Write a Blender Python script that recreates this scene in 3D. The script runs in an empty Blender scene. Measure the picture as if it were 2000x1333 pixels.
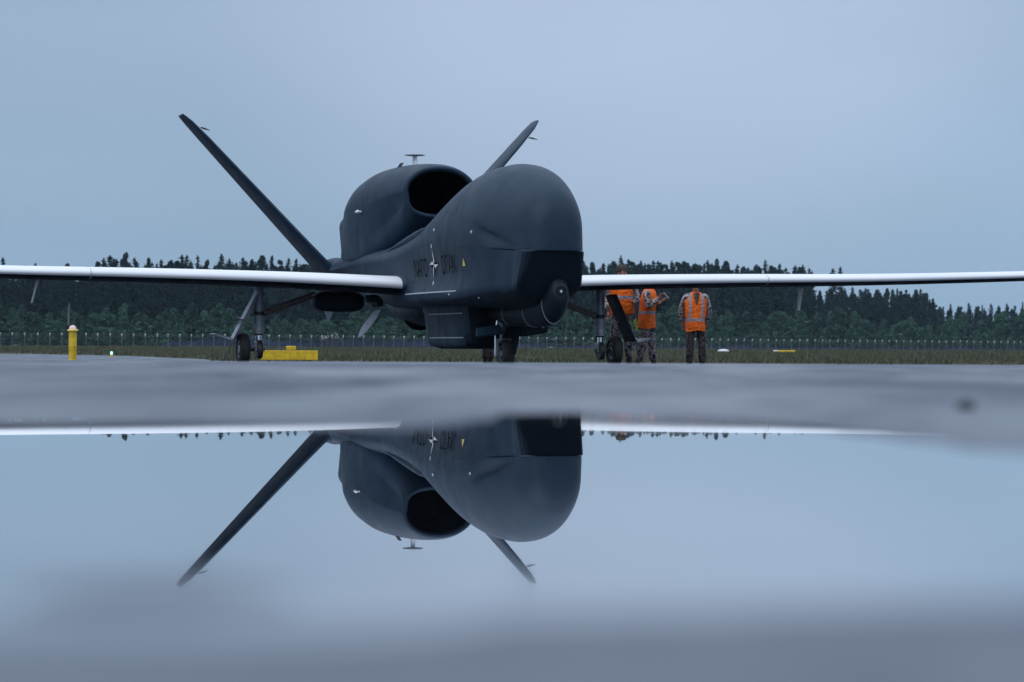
import bpy, bmesh, math, random
import numpy as np
from mathutils import Vector, Matrix, Euler
from mathutils.bvhtree import BVHTree
from mathutils import noise as mnoise

R = math.radians
SC = bpy.context.scene
COL = SC.collection

# ------------------------------------------------------------------ camera
CAMZ = 0.33
cam_d = bpy.data.cameras.new('camera')
cam = bpy.data.objects.new('camera', cam_d)
COL.objects.link(cam)
cam_d.sensor_width = 36.0
cam_d.lens = 90.0
cam_d.clip_start = 0.02
cam_d.clip_end = 9000
cam.matrix_world = (Matrix.Translation((0, 0, CAMZ)) @ Matrix.Rotation(R(90 + 0.155), 4, 'X')
                    @ Matrix.Rotation(R(0.286), 4, 'Z'))
cam_d.dof.use_dof = True
cam_d.dof.focus_distance = 43.0
cam_d.dof.aperture_fstop = 4.0
cam_d.dof.aperture_blades = 9
SC.camera = cam

# ------------------------------------------------------------------ sky
SUN_EL, SUN_AZ = R(38), R(215)      # azimuth from +Y clockwise: behind the camera, to the left
world = bpy.data.worlds.new("World")
SC.world = world
world.use_nodes = True
wn, wl = world.node_tree.nodes, world.node_tree.links
wn.clear()
w_out = wn.new('ShaderNodeOutputWorld')
w_bg = wn.new('ShaderNodeBackground')
sky = wn.new('ShaderNodeTexSky')
sky.sky_type = 'NISHITA'
sky.sun_disc = False
sky.sun_elevation = SUN_EL
sky.sun_rotation = SUN_AZ
sky.air_density = 1.0
sky.dust_density = 2.0
sky.ozone_density = 2.0
# overcast deck of cloud: brightness rises towards the zenith
tc = wn.new('ShaderNodeTexCoord')
sep = wn.new('ShaderNodeSeparateXYZ')
wl.new(tc.outputs['Generated'], sep.inputs[0])
ramp = wn.new('ShaderNodeValToRGB')
ramp.color_ramp.interpolation = 'EASE'
els = ramp.color_ramp.elements
STOPS = [(0.0, (2.88, 4.28, 5.95)), (0.035, (3.06, 4.50, 6.22)), (0.075, (3.38, 4.72, 6.50)), (0.125, (3.74, 4.98, 6.82)),
         (0.25, (5.0, 6.3, 8.3)), (0.55, (9.5, 11.0, 13.5)), (1.0, (13.5, 15.5, 19.0))]
els[0].position = 0.0
els[1].position = 1.0
while len(els) < len(STOPS):
    els.new(0.5)
for e, (p, c) in zip(els, STOPS):
    e.position = p
for e, (p, c) in zip(ramp.color_ramp.elements, STOPS):
    e.color = (c[0] / 20, c[1] / 20, c[2] / 20, 1)
wl.new(sep.outputs['Z'], ramp.inputs[0])
cn = wn.new('ShaderNodeTexNoise')
cn.inputs['Scale'].default_value = 2.6
cn.inputs['Detail'].default_value = 4
cn.inputs['Roughness'].default_value = 0.45
cmap = wn.new('ShaderNodeMapping')
cmap.inputs['Scale'].default_value = (1.0, 1.0, 2.6)
cmap.inputs['Location'].default_value = (0.35, 0.1, 0.6)
gd = wn.new('ShaderNodeVectorMath'); gd.operation = 'DOT_PRODUCT'
g0 = Vector((math.sin(R(2.5)) * math.cos(R(9.5)), math.cos(R(2.5)) * math.cos(R(9.5)), math.sin(R(9.5))))
gd.inputs[1].default_value = g0
wl.new(tc.outputs['Generated'], gd.inputs[0])
gm = wn.new('ShaderNodeMapRange'); gm.interpolation_type = 'SMOOTHERSTEP'
gm.inputs['From Min'].default_value = math.cos(R(11)); gm.inputs['From Max'].default_value = 1.0
gm.inputs['To Min'].default_value = 0.0; gm.inputs['To Max'].default_value = 1.0
wl.new(gd.outputs['Value'], gm.inputs['Value'])
wl.new(tc.outputs['Generated'], cmap.inputs['Vector'])
wl.new(cmap.outputs[0], cn.inputs['Vector'])
cr = wn.new('ShaderNodeMapRange')
cr.inputs['From Min'].default_value = 0.3
cr.inputs['From Max'].default_value = 0.7
cr.inputs['To Min'].default_value = 0.90
cr.inputs['To Max'].default_value = 1.10
wl.new(cn.outputs['Fac'], cr.inputs['Value'])
vm = wn.new('ShaderNodeVectorMath')
vm.operation = 'SCALE'
wl.new(ramp.outputs['Color'], vm.inputs[0])
m13 = wn.new('ShaderNodeMath')
m13.operation = 'MULTIPLY'
m13.inputs[1].default_value = 20.0
wl.new(cr.outputs[0], m13.inputs[0])
wl.new(m13.outputs[0], vm.inputs['Scale'])
mix = wn.new('ShaderNodeMix')
mix.data_type = 'RGBA'
mix.inputs[0].default_value = 0.92
wl.new(sky.outputs[0], mix.inputs[6])
glow = wn.new('ShaderNodeVectorMath'); glow.operation = 'MULTIPLY_ADD'
gv = wn.new('ShaderNodeCombineXYZ')
for i_, k_ in enumerate((.80, .62, .72)):
    mm_ = wn.new('ShaderNodeMath'); mm_.operation = 'MULTIPLY'; mm_.inputs[1].default_value = k_
    wl.new(gm.outputs[0], mm_.inputs[0]); wl.new(mm_.outputs[0], gv.inputs[i_])
wl.new(gv.outputs[0], glow.inputs[0]); glow.inputs[1].default_value = (1, 1, 1)
wl.new(vm.outputs[0], glow.inputs[2])
wl.new(glow.outputs[0], mix.inputs[7])
w_bg.inputs['Strength'].default_value = 0.10
wl.new(mix.outputs[2], w_bg.inputs[0])
wl.new(w_bg.outputs[0], w_out.inputs[0])

# ------------------------------------------------------------------ sun behind the cloud
sun_d = bpy.data.lights.new('sun', 'SUN')
sun_d.energy = 0.6
sun_d.angle = R(35)
sun_d.color = (1.0, 0.98, 0.96)
sun = bpy.data.objects.new('sun', sun_d)
COL.objects.link(sun)
sdir = Vector((math.sin(SUN_AZ) * math.cos(SUN_EL), math.cos(SUN_AZ) * math.cos(SUN_EL), math.sin(SUN_EL)))
sun.rotation_euler = sdir.to_track_quat('Z', 'Y').to_euler()
sun.location = (0, 0, 60)

SC.view_settings.view_transform = 'Standard'
SC.view_settings.look = 'None'
SC.view_settings.exposure = 0.0
SC.view_settings.gamma = 1.0
SC.view_settings.use_curve_mapping = False
SC.render.engine = 'CYCLES'
SC.cycles.use_denoising = True
SC.cycles.max_bounces = 6
SC.cycles.volume_bounces = 0
SC.cycles.caustics_reflective = False
SC.cycles.caustics_refractive = False

# ------------------------------------------------------------------ helpers
def tag(o, label=None, cat=None, group=None, kind=None):
    if label: o['label'] = label
    if cat: o['category'] = cat
    if group: o['group'] = group
    if kind: o['kind'] = kind
    return o

def empty(name, loc=(0, 0, 0), rz=0.0):
    o = bpy.data.objects.new(name, None)
    o.empty_display_size = 0.3
    COL.objects.link(o)
    o.location = loc
    o.rotation_euler = (0, 0, rz)
    return o

def link(name, me, parent=None):
    o = bpy.data.objects.new(name, me)
    COL.objects.link(o)
    if parent is not None:
        o.parent = parent
    return o

def np_mesh(name, co, faces, nside, mat=None, smooth=False):
    co = np.asarray(co, dtype=np.float32)
    faces = np.asarray(faces, dtype=np.int32).reshape(-1, nside)
    me = bpy.data.meshes.new(name)
    me.vertices.add(len(co))
    me.vertices.foreach_set('co', co.ravel())
    me.loops.add(faces.size)
    me.loops.foreach_set('vertex_index', faces.ravel())
    me.polygons.add(len(faces))
    me.polygons.foreach_set('loop_start', np.arange(0, faces.size, nside, dtype=np.int32))
    me.polygons.foreach_set('loop_total', np.full(len(faces), nside, dtype=np.int32))
    me.update(calc_edges=True)
    me.validate()
    if smooth:
        me.polygons.foreach_set('use_smooth', np.ones(len(me.polygons), dtype=bool))
    if mat: me.materials.append(mat)
    return me

class MB:
    """collects shapes; build() links them as one mesh object"""
    def __init__(self, dz=0.0):
        self.v, self.f, self.dz = [], [], dz
    def add(self, vs, fs):
        n = len(self.v)
        self.v += [tuple(p) for p in vs]
        self.f += [tuple(i + n for i in f) for f in fs]
        return self
    def box(self, c, s, rot=None, taper=1.0):
        m = rot if rot is not None else Matrix.Identity(3)
        vs = []
        for z in (-.5, .5):
            k = 1.0 if z < 0 else taper
            for x, y in ((-.5, -.5), (.5, -.5), (.5, .5), (-.5, .5)):
                vs.append(Vector(c) + m @ Vector((x * s[0] * k, y * s[1] * k, z * s[2])))
        return self.add(vs, [(3, 2, 1, 0), (4, 5, 6, 7), (0, 1, 5, 4), (1, 2, 6, 5), (2, 3, 7, 6), (3, 0, 4, 7)])
    def tube(self, pts, rad, n=12, cap=True):
        pts = [Vector(p) for p in pts]
        if not hasattr(rad, '__len__'): rad = [rad] * len(pts)
        vs, fs = [], []
        up = None
        for i, p in enumerate(pts):
            a = pts[max(0, i - 1)]
            b = pts[min(len(pts) - 1, i + 1)]
            t = (b - a).normalized()
            if up is None:
                up = Vector((0, 0, 1)) if abs(t.z) < .9 else Vector((1, 0, 0))
            sx = t.cross(up).normalized()
            up = sx.cross(t).normalized()
            for k in range(n):
                an = 2 * math.pi * k / n
                vs.append(p + (sx * math.cos(an) + up * math.sin(an)) * rad[i])
        for i in range(len(pts) - 1):
            for k in range(n):
                k2 = (k + 1) % n
                fs.append((i * n + k, i * n + k2, (i + 1) * n + k2, (i + 1) * n + k))
        if cap:
            fs.append(tuple(range(n - 1, -1, -1)))
            fs.append(tuple((len(pts) - 1) * n + k for k in range(n)))
        return self.add(vs, fs)
    def lathe(self, prof, c=(0, 0, 0), axis='z', n=24, arc=None):
        vs, fs = [], []
        for (r, h) in prof:
            for k in range(n):
                an = 2 * math.pi * k / n
                a, b = r * math.cos(an), r * math.sin(an)
                p = {'z': (a, b, h), 'x': (h, a, b), 'y': (b, h, a)}[axis]
                vs.append((p[0] + c[0], p[1] + c[1], p[2] + c[2]))
        for i in range(len(prof) - 1):
            for k in range(n):
                k2 = (k + 1) % n
                fs.append((i * n + k, i * n + k2, (i + 1) * n + k2, (i + 1) * n + k))
        fs.append(tuple(range(n - 1, -1, -1)))
        fs.append(tuple((len(prof) - 1) * n + k for k in range(n)))
        return self.add(vs, fs)
    def loft(self, rings, cap0=True, cap1=True):
        n = len(rings[0])
        vs = [p for r in rings for p in r]
        fs = []
        for i in range(len(rings) - 1):
            for k in range(n):
                k2 = (k + 1) % n
                fs.append((i * n + k, i * n + k2, (i + 1) * n + k2, (i + 1) * n + k))
        if cap0: fs.append(tuple(range(n - 1, -1, -1)))
        if cap1: fs.append(tuple((len(rings) - 1) * n + k for k in range(n)))
        return self.add(vs, fs)
    def prism(self, poly, d, n=None):
        """closed polygon (list of 3D points) pushed along vector d"""
        k = len(poly)
        vs = [Vector(p) for p in poly] + [Vector(p) + Vector(d) for p in poly]
        fs = [tuple(range(k - 1, -1, -1)), tuple(range(k, 2 * k))]
        for i in range(k):
            j = (i + 1) % k
            fs.append((i, j, j + k, i + k))
        return self.add(vs, fs)
    def build(self, name, mat, parent=None, smooth=False, angle=35, bevel=0.0):
        me = bpy.data.meshes.new(name)
        me.from_pydata([(x, y, z + self.dz) for x, y, z in self.v], [], self.f)
        bm = bmesh.new()
        bm.from_mesh(me)
        bmesh.ops.recalc_face_normals(bm, faces=bm.faces)
        if bevel > 0:
            es = [e for e in bm.edges if len(e.link_faces) == 2 and e.calc_face_angle(0) > R(40)]
            bmesh.ops.bevel(bm, geom=es, offset=bevel, segments=2, affect='EDGES', profile=.6)
        if smooth:
            for f in bm.faces: f.smooth = True
            for e in bm.edges:
                if len(e.link_faces) == 2 and e.calc_face_angle(0) > R(angle):
                    e.smooth = False
        bm.to_mesh(me)
        bm.free()
        if mat: me.materials.append(mat)
        return link(name, me, parent)

# ------------------------------------------------------------------ materials
def principled(name, base=(.5, .5, .5), rough=.5, metal=0.0, ior=1.5, spec=.5, coat=0.0, coat_rough=.1):
    m = bpy.data.materials.new(name)
    m.use_nodes = True
    b = m.node_tree.nodes['Principled BSDF']
    b.inputs['Base Color'].default_value = (*base, 1)
    b.inputs['Roughness'].default_value = rough
    b.inputs['Metallic'].default_value = metal
    b.inputs['IOR'].default_value = ior
    b.inputs['Specular IOR Level'].default_value = spec
    b.inputs['Coat Weight'].default_value = coat
    b.inputs['Coat Roughness'].default_value = coat_rough
    return m

def nd(m, typ, **kw):
    n = m.node_tree.nodes.new(typ)
    for k, v in kw.items():
        if k in n.inputs.keys(): n.inputs[k].default_value = v
        else: setattr(n, k, v)
    return n

def coord(m, scale=(1, 1, 1), kind='Object', rot=(0, 0, 0)):
    t = nd(m, 'ShaderNodeTexCoord')
    mp = nd(m, 'ShaderNodeMapping')
    mp.inputs['Scale'].default_value = scale
    mp.inputs['Rotation'].default_value = rot
    m.node_tree.links.new(t.outputs[kind], mp.inputs[0])
    return mp.outputs[0]

def weathered(name, c1, c2, rough=(.35, .55), scale=2.0, bump=.0, bump_scale=60., metal=0.0, coat=0.0, streak=(1, 1, 1), spec=.5):
    m = principled(name, c1, rough[0], metal, spec=spec, coat=coat)
    L = m.node_tree.links.new
    b = m.node_tree.nodes['Principled BSDF']
    v = coord(m, streak)
    n = nd(m, 'ShaderNodeTexNoise', Scale=scale, Detail=7.0, Roughness=.62)
    L(v, n.inputs['Vector'])
    r = nd(m, 'ShaderNodeValToRGB')
    r.color_ramp.elements[0].position = .32
    r.color_ramp.elements[1].position = .68
    r.color_ramp.elements[0].color = (*c1, 1)
    r.color_ramp.elements[1].color = (*c2, 1)
    L(n.outputs['Fac'], r.inputs[0])
    L(r.outputs[0], b.inputs['Base Color'])
    mr = nd(m, 'ShaderNodeMapRange')
    mr.inputs['From Min'].default_value = .3
    mr.inputs['From Max'].default_value = .7
    mr.inputs['To Min'].default_value = rough[0]
    mr.inputs['To Max'].default_value = rough[1]
    n2 = nd(m, 'ShaderNodeTexNoise', Scale=scale * 2.7, Detail=4.0)
    L(v, n2.inputs['Vector'])
    L(n2.outputs['Fac'], mr.inputs['Value'])
    L(mr.outputs[0], b.inputs['Roughness'])
    if bump:
        n3 = nd(m, 'ShaderNodeTexNoise', Scale=bump_scale, Detail=4.0)
        L(v, n3.inputs['Vector'])
        bp = nd(m, 'ShaderNodeBump', Strength=bump, Distance=.01)
        L(n3.outputs['Fac'], bp.inputs['Height'])
        L(bp.outputs[0], b.inputs['Normal'])
    return m

M = {}
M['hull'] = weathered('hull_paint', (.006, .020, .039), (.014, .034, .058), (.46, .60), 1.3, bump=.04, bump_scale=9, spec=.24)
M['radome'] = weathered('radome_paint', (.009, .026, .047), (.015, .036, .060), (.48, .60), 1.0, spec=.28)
M['chin'] = weathered('chin_shade_paint', (.003, .008, .014), (.006, .013, .022), (.5, .62), 2.0, spec=.2)
M['hull_dark'] = weathered('dark_part_and_shade_paint', (.002, .006, .011), (.004, .009, .016), (.5, .65), 2.0, spec=.14)
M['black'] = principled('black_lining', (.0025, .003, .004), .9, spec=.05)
M['hull_low'] = weathered('darker_hull_paint', (.004, .015, .031), (.008, .022, .041), (.46, .60), 1.6, spec=.22)  # hull colour a step darker, for the radar fairing and belly pod
M['rubber'] = weathered('rubber', (.012, .012, .013), (.022, .022, .022), (.7, .9), 9)
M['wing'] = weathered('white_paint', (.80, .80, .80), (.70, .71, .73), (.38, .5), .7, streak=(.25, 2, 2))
M['wing_under'] = weathered('dark_wing_underside', (.004, .008, .013), (.008, .012, .018), (.6, .75), 1.5, spec=.08)
M['metal'] = weathered('strut_paint', (.34, .37, .41), (.20, .22, .25), (.35, .55), 8, metal=.2)
M['chrome'] = principled('bright_steel', (.75, .76, .78), .15, 1.0)
M['dark_metal'] = weathered('dark_metal', (.03, .03, .032), (.06, .055, .052), (.4, .6), 10, metal=.5)
M['brown_metal'] = weathered('stained_brace', (.05, .035, .03), (.12, .085, .07), (.5, .7), 14)
M['pod'] = weathered('pod_paint', (.003, .008, .015), (.005, .011, .019), (.42, .52), 2.0, spec=.22)
M['letter'] = principled('dark_lettering', (.003, .004, .006), .8, spec=.1)
M['white_mark'] = principled('white_marking', (.75, .76, .78), .5)
M['pale_seam'] = principled('pale_seam', (.30, .33, .37), .5)
M['dark_seam'] = principled('dark_seam', (.015, .018, .022), .6)
M['faint_seam'] = principled('faint_seam', (.46, .47, .50), .5)
M['yellow'] = weathered('yellow_paint', (.82, .56, .012), (.50, .30, .012), (.4, .7), 9)
M['yellow_mark'] = principled('yellow_marking', (.8, .6, .15), .5)
M['red_mark'] = principled('red_marking', (.35, .06, .05), .5)
M['door_in'] = weathered('door_lining', (.72, .75, .82), (.52, .56, .64), (.4, .6), 30)
M['galv'] = weathered('galvanised', (.15, .17, .18), (.22, .24, .25), (.4, .6), 5, metal=.2)
M['pale'] = principled('pale_plastic', (.75, .70, .68), .4)

# ------------------------------------------------------------------ ground heights
def sstep(a, b, x):
    t = np.clip((x - a) / (b - a), 0, 1)
    return t * t * (3 - 2 * t)

class VNoise:
    def __init__(self, seed, n=256):
        self.t = np.random.RandomState(seed).rand(n, n)
        self.n = n
    def __call__(self, x, y):
        xi, yi = np.floor(x).astype(int), np.floor(y).astype(int)
        fx, fy = x - xi, y - yi
        fx, fy = fx * fx * (3 - 2 * fx), fy * fy * (3 - 2 * fy)
        n, t = self.n, self.t
        a, b = t[xi % n, yi % n], t[(xi + 1) % n, yi % n]
        c, d = t[xi % n, (yi + 1) % n], t[(xi + 1) % n, (yi + 1) % n]
        return (a * (1 - fx) + b * fx) * (1 - fy) + (c * (1 - fx) + d * fx) * fy - .5

VN1, VN2, VN3 = VNoise(3), VNoise(8), VNoise(21)
WATER_Z = CAMZ - 0.08

def far_shore(x):
    """distance at which the asphalt rises out of the puddle, by lateral position"""
    xs = np.array([-30, -.54, -.37, -.26, -.105, -.03, .0, .075, .12, .27, .32, .37, .43, 30])
    ys = np.array([2.72, 2.70, 2.68, 2.64, 2.60, 2.85, 3.3, 3.4, 3.12, 2.88, 2.48, 2.12, 1.94, 1.8])
    return np.interp(x, xs, ys)

def near_shore(x):
    xs = np.array([-3, -.13, -.08, -.03, 0, .05, .13, 3])
    ys = np.array([.68, .71, .70, .72, .75, .76, .80, .82])
    return np.interp(x, xs, ys)

def apron_z(x, y):
    x = np.asarray(x, float); y = np.asarray(y, float)
    crown = WATER_Z * (1 - sstep(12.5, 32, y))
    inside = sstep(-.06, .12, y - near_shore(x) + .05 * VN1(x * 9 + 40, y * 9)) * \
             (1 - sstep(-.22, .02, y - far_shore(x) + .10 * VN1(x * 4 + 17, y * 2.2 + 5) + .06 * VN2(x * 9, y * 7)))
    inside = inside * (1 - np.minimum(1, 1.6 * np.exp(-((x + .112) / .05) ** 2 - ((y - .815) / .06) ** 2)))
    sides = 1 - sstep(2.6, 3.4, np.abs(x))
    inside = inside * sides
    und = (.0060 * VN2(x * 1.1 + 3, y * .8 + 60) + .0034 * VN3(x * 3.2, y * 1.9 + 11) + .0016 * VN1(x * 8, y * 4.5)) * sstep(2.6, 3.9, y) + .0045 * sstep(2.7, 3.6, y) + .0022 * VN2(x * .9 + 3, y * .9 + 60) + .0011 * VN3(x * 3.1, y * 3.1) + .0005 * VN1(x * 11, y * 11)
    near = 1 - sstep(4, 9, y)
    h = crown - .12 * np.exp(-((y - 50.4) / 1.45) ** 2) * sstep(-1.6, -.4, x)
    return h + (1 - inside) * (.0030 + und * near) + inside * (-.0060 + und * .6)

def terrain_z(x, y):
    """grass field level beyond the apron"""
    x = np.asarray(x, float); y = np.asarray(y, float)
    return .02 + .16 * VN2(x * .02 + 9, y * .02 + 4) * sstep(70, 160, y) - .0 * y

def apron_edge(x):
    """how far the paving reaches"""
    xs = np.array([-60, -24, -19, -12.5, -9.5, -7.5, -6.8, 0, 8, 12.5, 40])
    ys = np.array([106, 104, 100, 84, 72, 64, 57.5, 56.5, 56.2, 57.5, 60])
    return np.interp(x, xs, ys)

def grid_mesh(name, xs, ys, zf, mat, smooth=True):
    X, Y = np.meshgrid(xs, ys)
    Z = zf(X, Y)
    co = np.stack([X.ravel(), Y.ravel(), Z.ravel()], 1)
    nx, ny = len(xs), len(ys)
    i = np.arange(nx * ny).reshape(ny, nx)
    f = np.stack([i[:-1, :-1].ravel(), i[:-1, 1:].ravel(), i[1:, 1:].ravel(), i[1:, :-1].ravel()], 1)
    return np_mesh(name, co, f, 4, mat, smooth)

# wet asphalt
def asphalt_mat():
    m = principled('wet_asphalt', (.05, .05, .058), .4, ior=1.5)
    L = m.node_tree.links.new
    b = m.node_tree.nodes['Principled BSDF']
    v = coord(m)
    n1 = nd(m, 'ShaderNodeTexNoise', Scale=1.25, Detail=6.0, Roughness=.62)
    v2 = coord(m, (1.6, .5, 1))
    L(v2, n1.inputs['Vector'])
    n2 = nd(m, 'ShaderNodeTexNoise', Scale=14.0, Detail=6.0, Roughness=.6)
    L(v, n2.inputs['Vector'])
    r = nd(m, 'ShaderNodeValToRGB')
    r.color_ramp.elements[0].color = (.006, .011, .021, 1)
    r.color_ramp.elements[1].color = (.060, .076, .108, 1)
    mx = nd(m, 'ShaderNodeMath', operation='MULTIPLY_ADD')
    L(n1.outputs['Fac'], mx.inputs[0]); mx.inputs[1].default_value = .6
    sc = nd(m, 'ShaderNodeMath', operation='MULTIPLY'); sc.inputs[1].default_value = .4
    L(n2.outputs['Fac'], sc.inputs[0]); L(sc.outputs[0], mx.inputs[2])
    L(mx.outputs[0], r.inputs[0]); L(r.outputs[0], b.inputs['Base Color'])
    mr = nd(m, 'ShaderNodeMapRange')
    mr.inputs['From Min'].default_value = .35; mr.inputs['From Max'].default_value = .65
    mr.inputs['To Min'].default_value = .30; mr.inputs['To Max'].default_value = .80
    L(n1.outputs['Fac'], mr.inputs['Value']); L(mr.outputs[0], b.inputs['Roughness'])
    vo = nd(m, 'ShaderNodeTexVoronoi', Scale=110.0)
    L(v, vo.inputs['Vector'])
    bp = nd(m, 'ShaderNodeBump', Strength=.35, Distance=.002)
    L(vo.outputs['Distance'], bp.inputs['Height'])
    L(bp.outputs[0], b.inputs['Normal'])
    b.inputs['Coat Weight'].default_value = .5
    b.inputs['Coat Roughness'].default_value = .42
    b.inputs['Specular IOR Level'].default_value = .8
    b.inputs['Coat IOR'].default_value = 1.33
    dry = nd(m, 'ShaderNodeBsdfDiffuse'); dry.inputs['Color'].default_value = (.055, .068, .098, 1)
    na = nd(m, 'ShaderNodeTexNoise', Scale=.9, Detail=7.0, Roughness=.68, Distortion=.5); v3 = coord(m, (2.0, .62, 1), 'Object', (0, 0, R(4))); L(v3, na.inputs['Vector'])
    mrd = nd(m, 'ShaderNodeMapRange'); mrd.inputs['From Min'].default_value = .42; mrd.inputs['From Max'].default_value = .72
    mrd.inputs['To Min'].default_value = 0.0; mrd.inputs['To Max'].default_value = .85
    L(na.outputs['Fac'], mrd.inputs['Value'])
    ms = nd(m, 'ShaderNodeMixShader'); L(mrd.outputs[0], ms.inputs[0]); L(b.outputs[0], ms.inputs[1]); L(dry.outputs[0], ms.inputs[2])
    L(ms.outputs[0], m.node_tree.nodes['Material Output'].inputs['Surface'])
    return m
M['asphalt'] = asphalt_mat()

xs = np.concatenate([-np.geomspace(70, 1.35, 46), np.linspace(-1.3, 1.3, 105), np.geomspace(1.35, 70, 46)])
ys = np.concatenate([np.linspace(-8, .0, 9), np.linspace(.05, .45, 8), np.linspace(.47, 4.5, 190), np.linspace(4.6, 16, 90), np.linspace(16.4, 36, 50), np.linspace(38, 104, 34)])
XX, YY = np.meshgrid(xs, ys)
def apron_sheet():
    X, Y = XX, YY.copy()
    lim = apron_edge(X)
    # squeeze the far rows to the edge of the paving
    far = Y > 36
    Y = np.where(far, 36 + (Y - 36) * (lim - 36) / (104 - 36), Y)
    Z = apron_z(X, Y)
    co = np.stack([X.ravel(), Y.ravel(), Z.ravel()], 1)
    ny, nx = X.shape
    i = np.arange(nx * ny).reshape(ny, nx)
    f = np.stack([i[:-1, :-1].ravel(), i[:-1, 1:].ravel(), i[1:, 1:].ravel(), i[1:, :-1].ravel()], 1)
    return np_mesh('apron', co, f, 4, M['asphalt'], True)
tag(link('apron', apron_sheet()), 'wet dark asphalt apron crowned in front of the aircraft', kind='structure')

# puddle
def water_mat():
    m = principled('puddle_water', (.012, .014, .018), .0, ior=1.34)
    b = m.node_tree.nodes['Principled BSDF']
    b.inputs['Coat Weight'].default_value = 1.0
    b.inputs['Coat Roughness'].default_value = 0.0
    b.inputs['Coat IOR'].default_value = 1.33
    b.inputs['IOR'].default_value = 1.45
    L = m.node_tree.links.new
    t = nd(m, 'ShaderNodeTexCoord'); sp = nd(m, 'ShaderNodeSeparateXYZ'); L(t.outputs['Object'], sp.inputs[0])
    nz = nd(m, 'ShaderNodeTexNoise', Scale=5.0, Detail=3.0); L(t.outputs['Object'], nz.inputs['Vector'])
    ad = nd(m, 'ShaderNodeMath', operation='MULTIPLY_ADD'); L(nz.outputs['Fac'], ad.inputs[0]); ad.inputs[1].default_value = .22
    L(sp.outputs['Y'], ad.inputs[2])
    mr = nd(m, 'ShaderNodeMapRange'); mr.interpolation_type = 'SMOOTHSTEP'
    mr.inputs['From Min'].default_value = .86; mr.inputs['From Max'].default_value = 1.10
    mr.inputs['To Min'].default_value = .085; mr.inputs['To Max'].default_value = .0
    L(ad.outputs[0], mr.inputs['Value'])
    mr2 = nd(m, 'ShaderNodeMapRange'); mr2.interpolation_type = 'SMOOTHSTEP'
    mr2.inputs['From Min'].default_value = 2.35; mr2.inputs['From Max'].default_value = 3.1
    mr2.inputs['To Min'].default_value = .0; mr2.inputs['To Max'].default_value = .045
    L(ad.outputs[0], mr2.inputs['Value'])
    mm = nd(m, 'ShaderNodeMath', operation='ADD'); L(mr.outputs[0], mm.inputs[0]); L(mr2.outputs[0], mm.inputs[1])
    L(mm.outputs[0], b.inputs['Roughness']); L(mm.outputs[0], b.inputs['Coat Roughness'])
    return m
M['water'] = water_mat()
me = grid_mesh('puddle', np.linspace(-3.5, 3.5, 8), np.linspace(.35, 3.55, 8), lambda X, Y: X * 0 + WATER_Z, M['water'])
tag(link('puddle', me), 'still rainwater puddle mirroring the aircraft', kind='structure')

# grass field
def field_mat():
    m = weathered('field_soil', (.030, .036, .016), (.060, .055, .026), (.8, .95), .35, bump=.5, bump_scale=3)
    return m
M['field'] = field_mat()
def tz(X, Y):
    z = terrain_z(X, Y)
    return np.where(Y < 108, np.where(Y < apron_edge(X) + .05, -.35, z), z)
gx = np.concatenate([-np.geomspace(4000, 75, 14), np.linspace(-70, 70, 141), np.geomspace(75, 4000, 14)])
gy = np.concatenate([np.linspace(-400, 40, 6), np.linspace(50, 112, 125), np.geomspace(116, 6000, 40)])
tag(link('grass_field', grid_mesh('grass_field', gx, gy, tz, M['field'])), 'rough grass field between the apron and the fence', kind='structure')

# ================================================================== AIRCRAFT
# local frame: y runs aft from the nose, x to the port side (right in the photo), z up
YAW = math.asin(.30)
craft = empty('uncrewed_aircraft', (.72, 39.76, 0), YAW)
tag(craft, 'dark blue-grey jet drone with bulbous nose, white wings and V-tail, parked on wet asphalt', 'aircraft')
DZ = -.12

def pchip(xk, yk, x):
    xk, yk = np.asarray(xk, float), np.asarray(yk, float)
    h = np.diff(xk); d = np.diff(yk) / h
    m = np.zeros_like(yk)
    for i in range(1, len(xk) - 1):
        if d[i - 1] * d[i] > 0:
            w1, w2 = 2 * h[i] + h[i - 1], h[i] + 2 * h[i - 1]
            m[i] = (w1 + w2) / (w1 / d[i - 1] + w2 / d[i])
    m[0], m[-1] = d[0], d[-1]
    x = np.clip(x, xk[0], xk[-1])
    i = np.clip(np.searchsorted(xk, x) - 1, 0, len(xk) - 2)
    t = (x - xk[i]) / h[i]
    return (yk[i] * (1 + 2 * t) * (1 - t) ** 2 + m[i] * h[i] * t * (1 - t) ** 2 +
            yk[i + 1] * t * t * (3 - 2 * t) + m[i + 1] * h[i] * t * t * (t - 1))

def section(zt, nt, w, zm, wl, zc, zb, nb, pinch=0.0, na=26, ns=22, nb_=18):
    """half outline (x >= 0) from top centre to bottom centre"""
    pts = []
    for k in range(na):
        a = math.pi / 2 * (1 - k / na)
        c, s = math.cos(a), math.sin(a)
        pts.append((w * abs(c) ** (2 / nt), zm + (zt - zm) * abs(s) ** (2 / nt)))
    for k in range(ns):
        s = k / ns
        z = zm + (zc - zm) * s
        pts.append((w + (wl - w) * s - pinch * math.sin(math.pi * s) ** 1.0 * s, z))
    for k in range(nb_ + 1):
        a = math.pi / 2 * (k / nb_)
        c, s = math.cos(a), math.sin(a)
        pts.append((wl * abs(c) ** (2 / nb), zc + (zb - zc) * abs(s) ** (2 / nb)))
    return pts

def full_ring(half, y):
    r = [(x, y, z) for x, z in half]
    l = [(-x, y, z) for x, z in half[-2:0:-1]]
    return r + l

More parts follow.
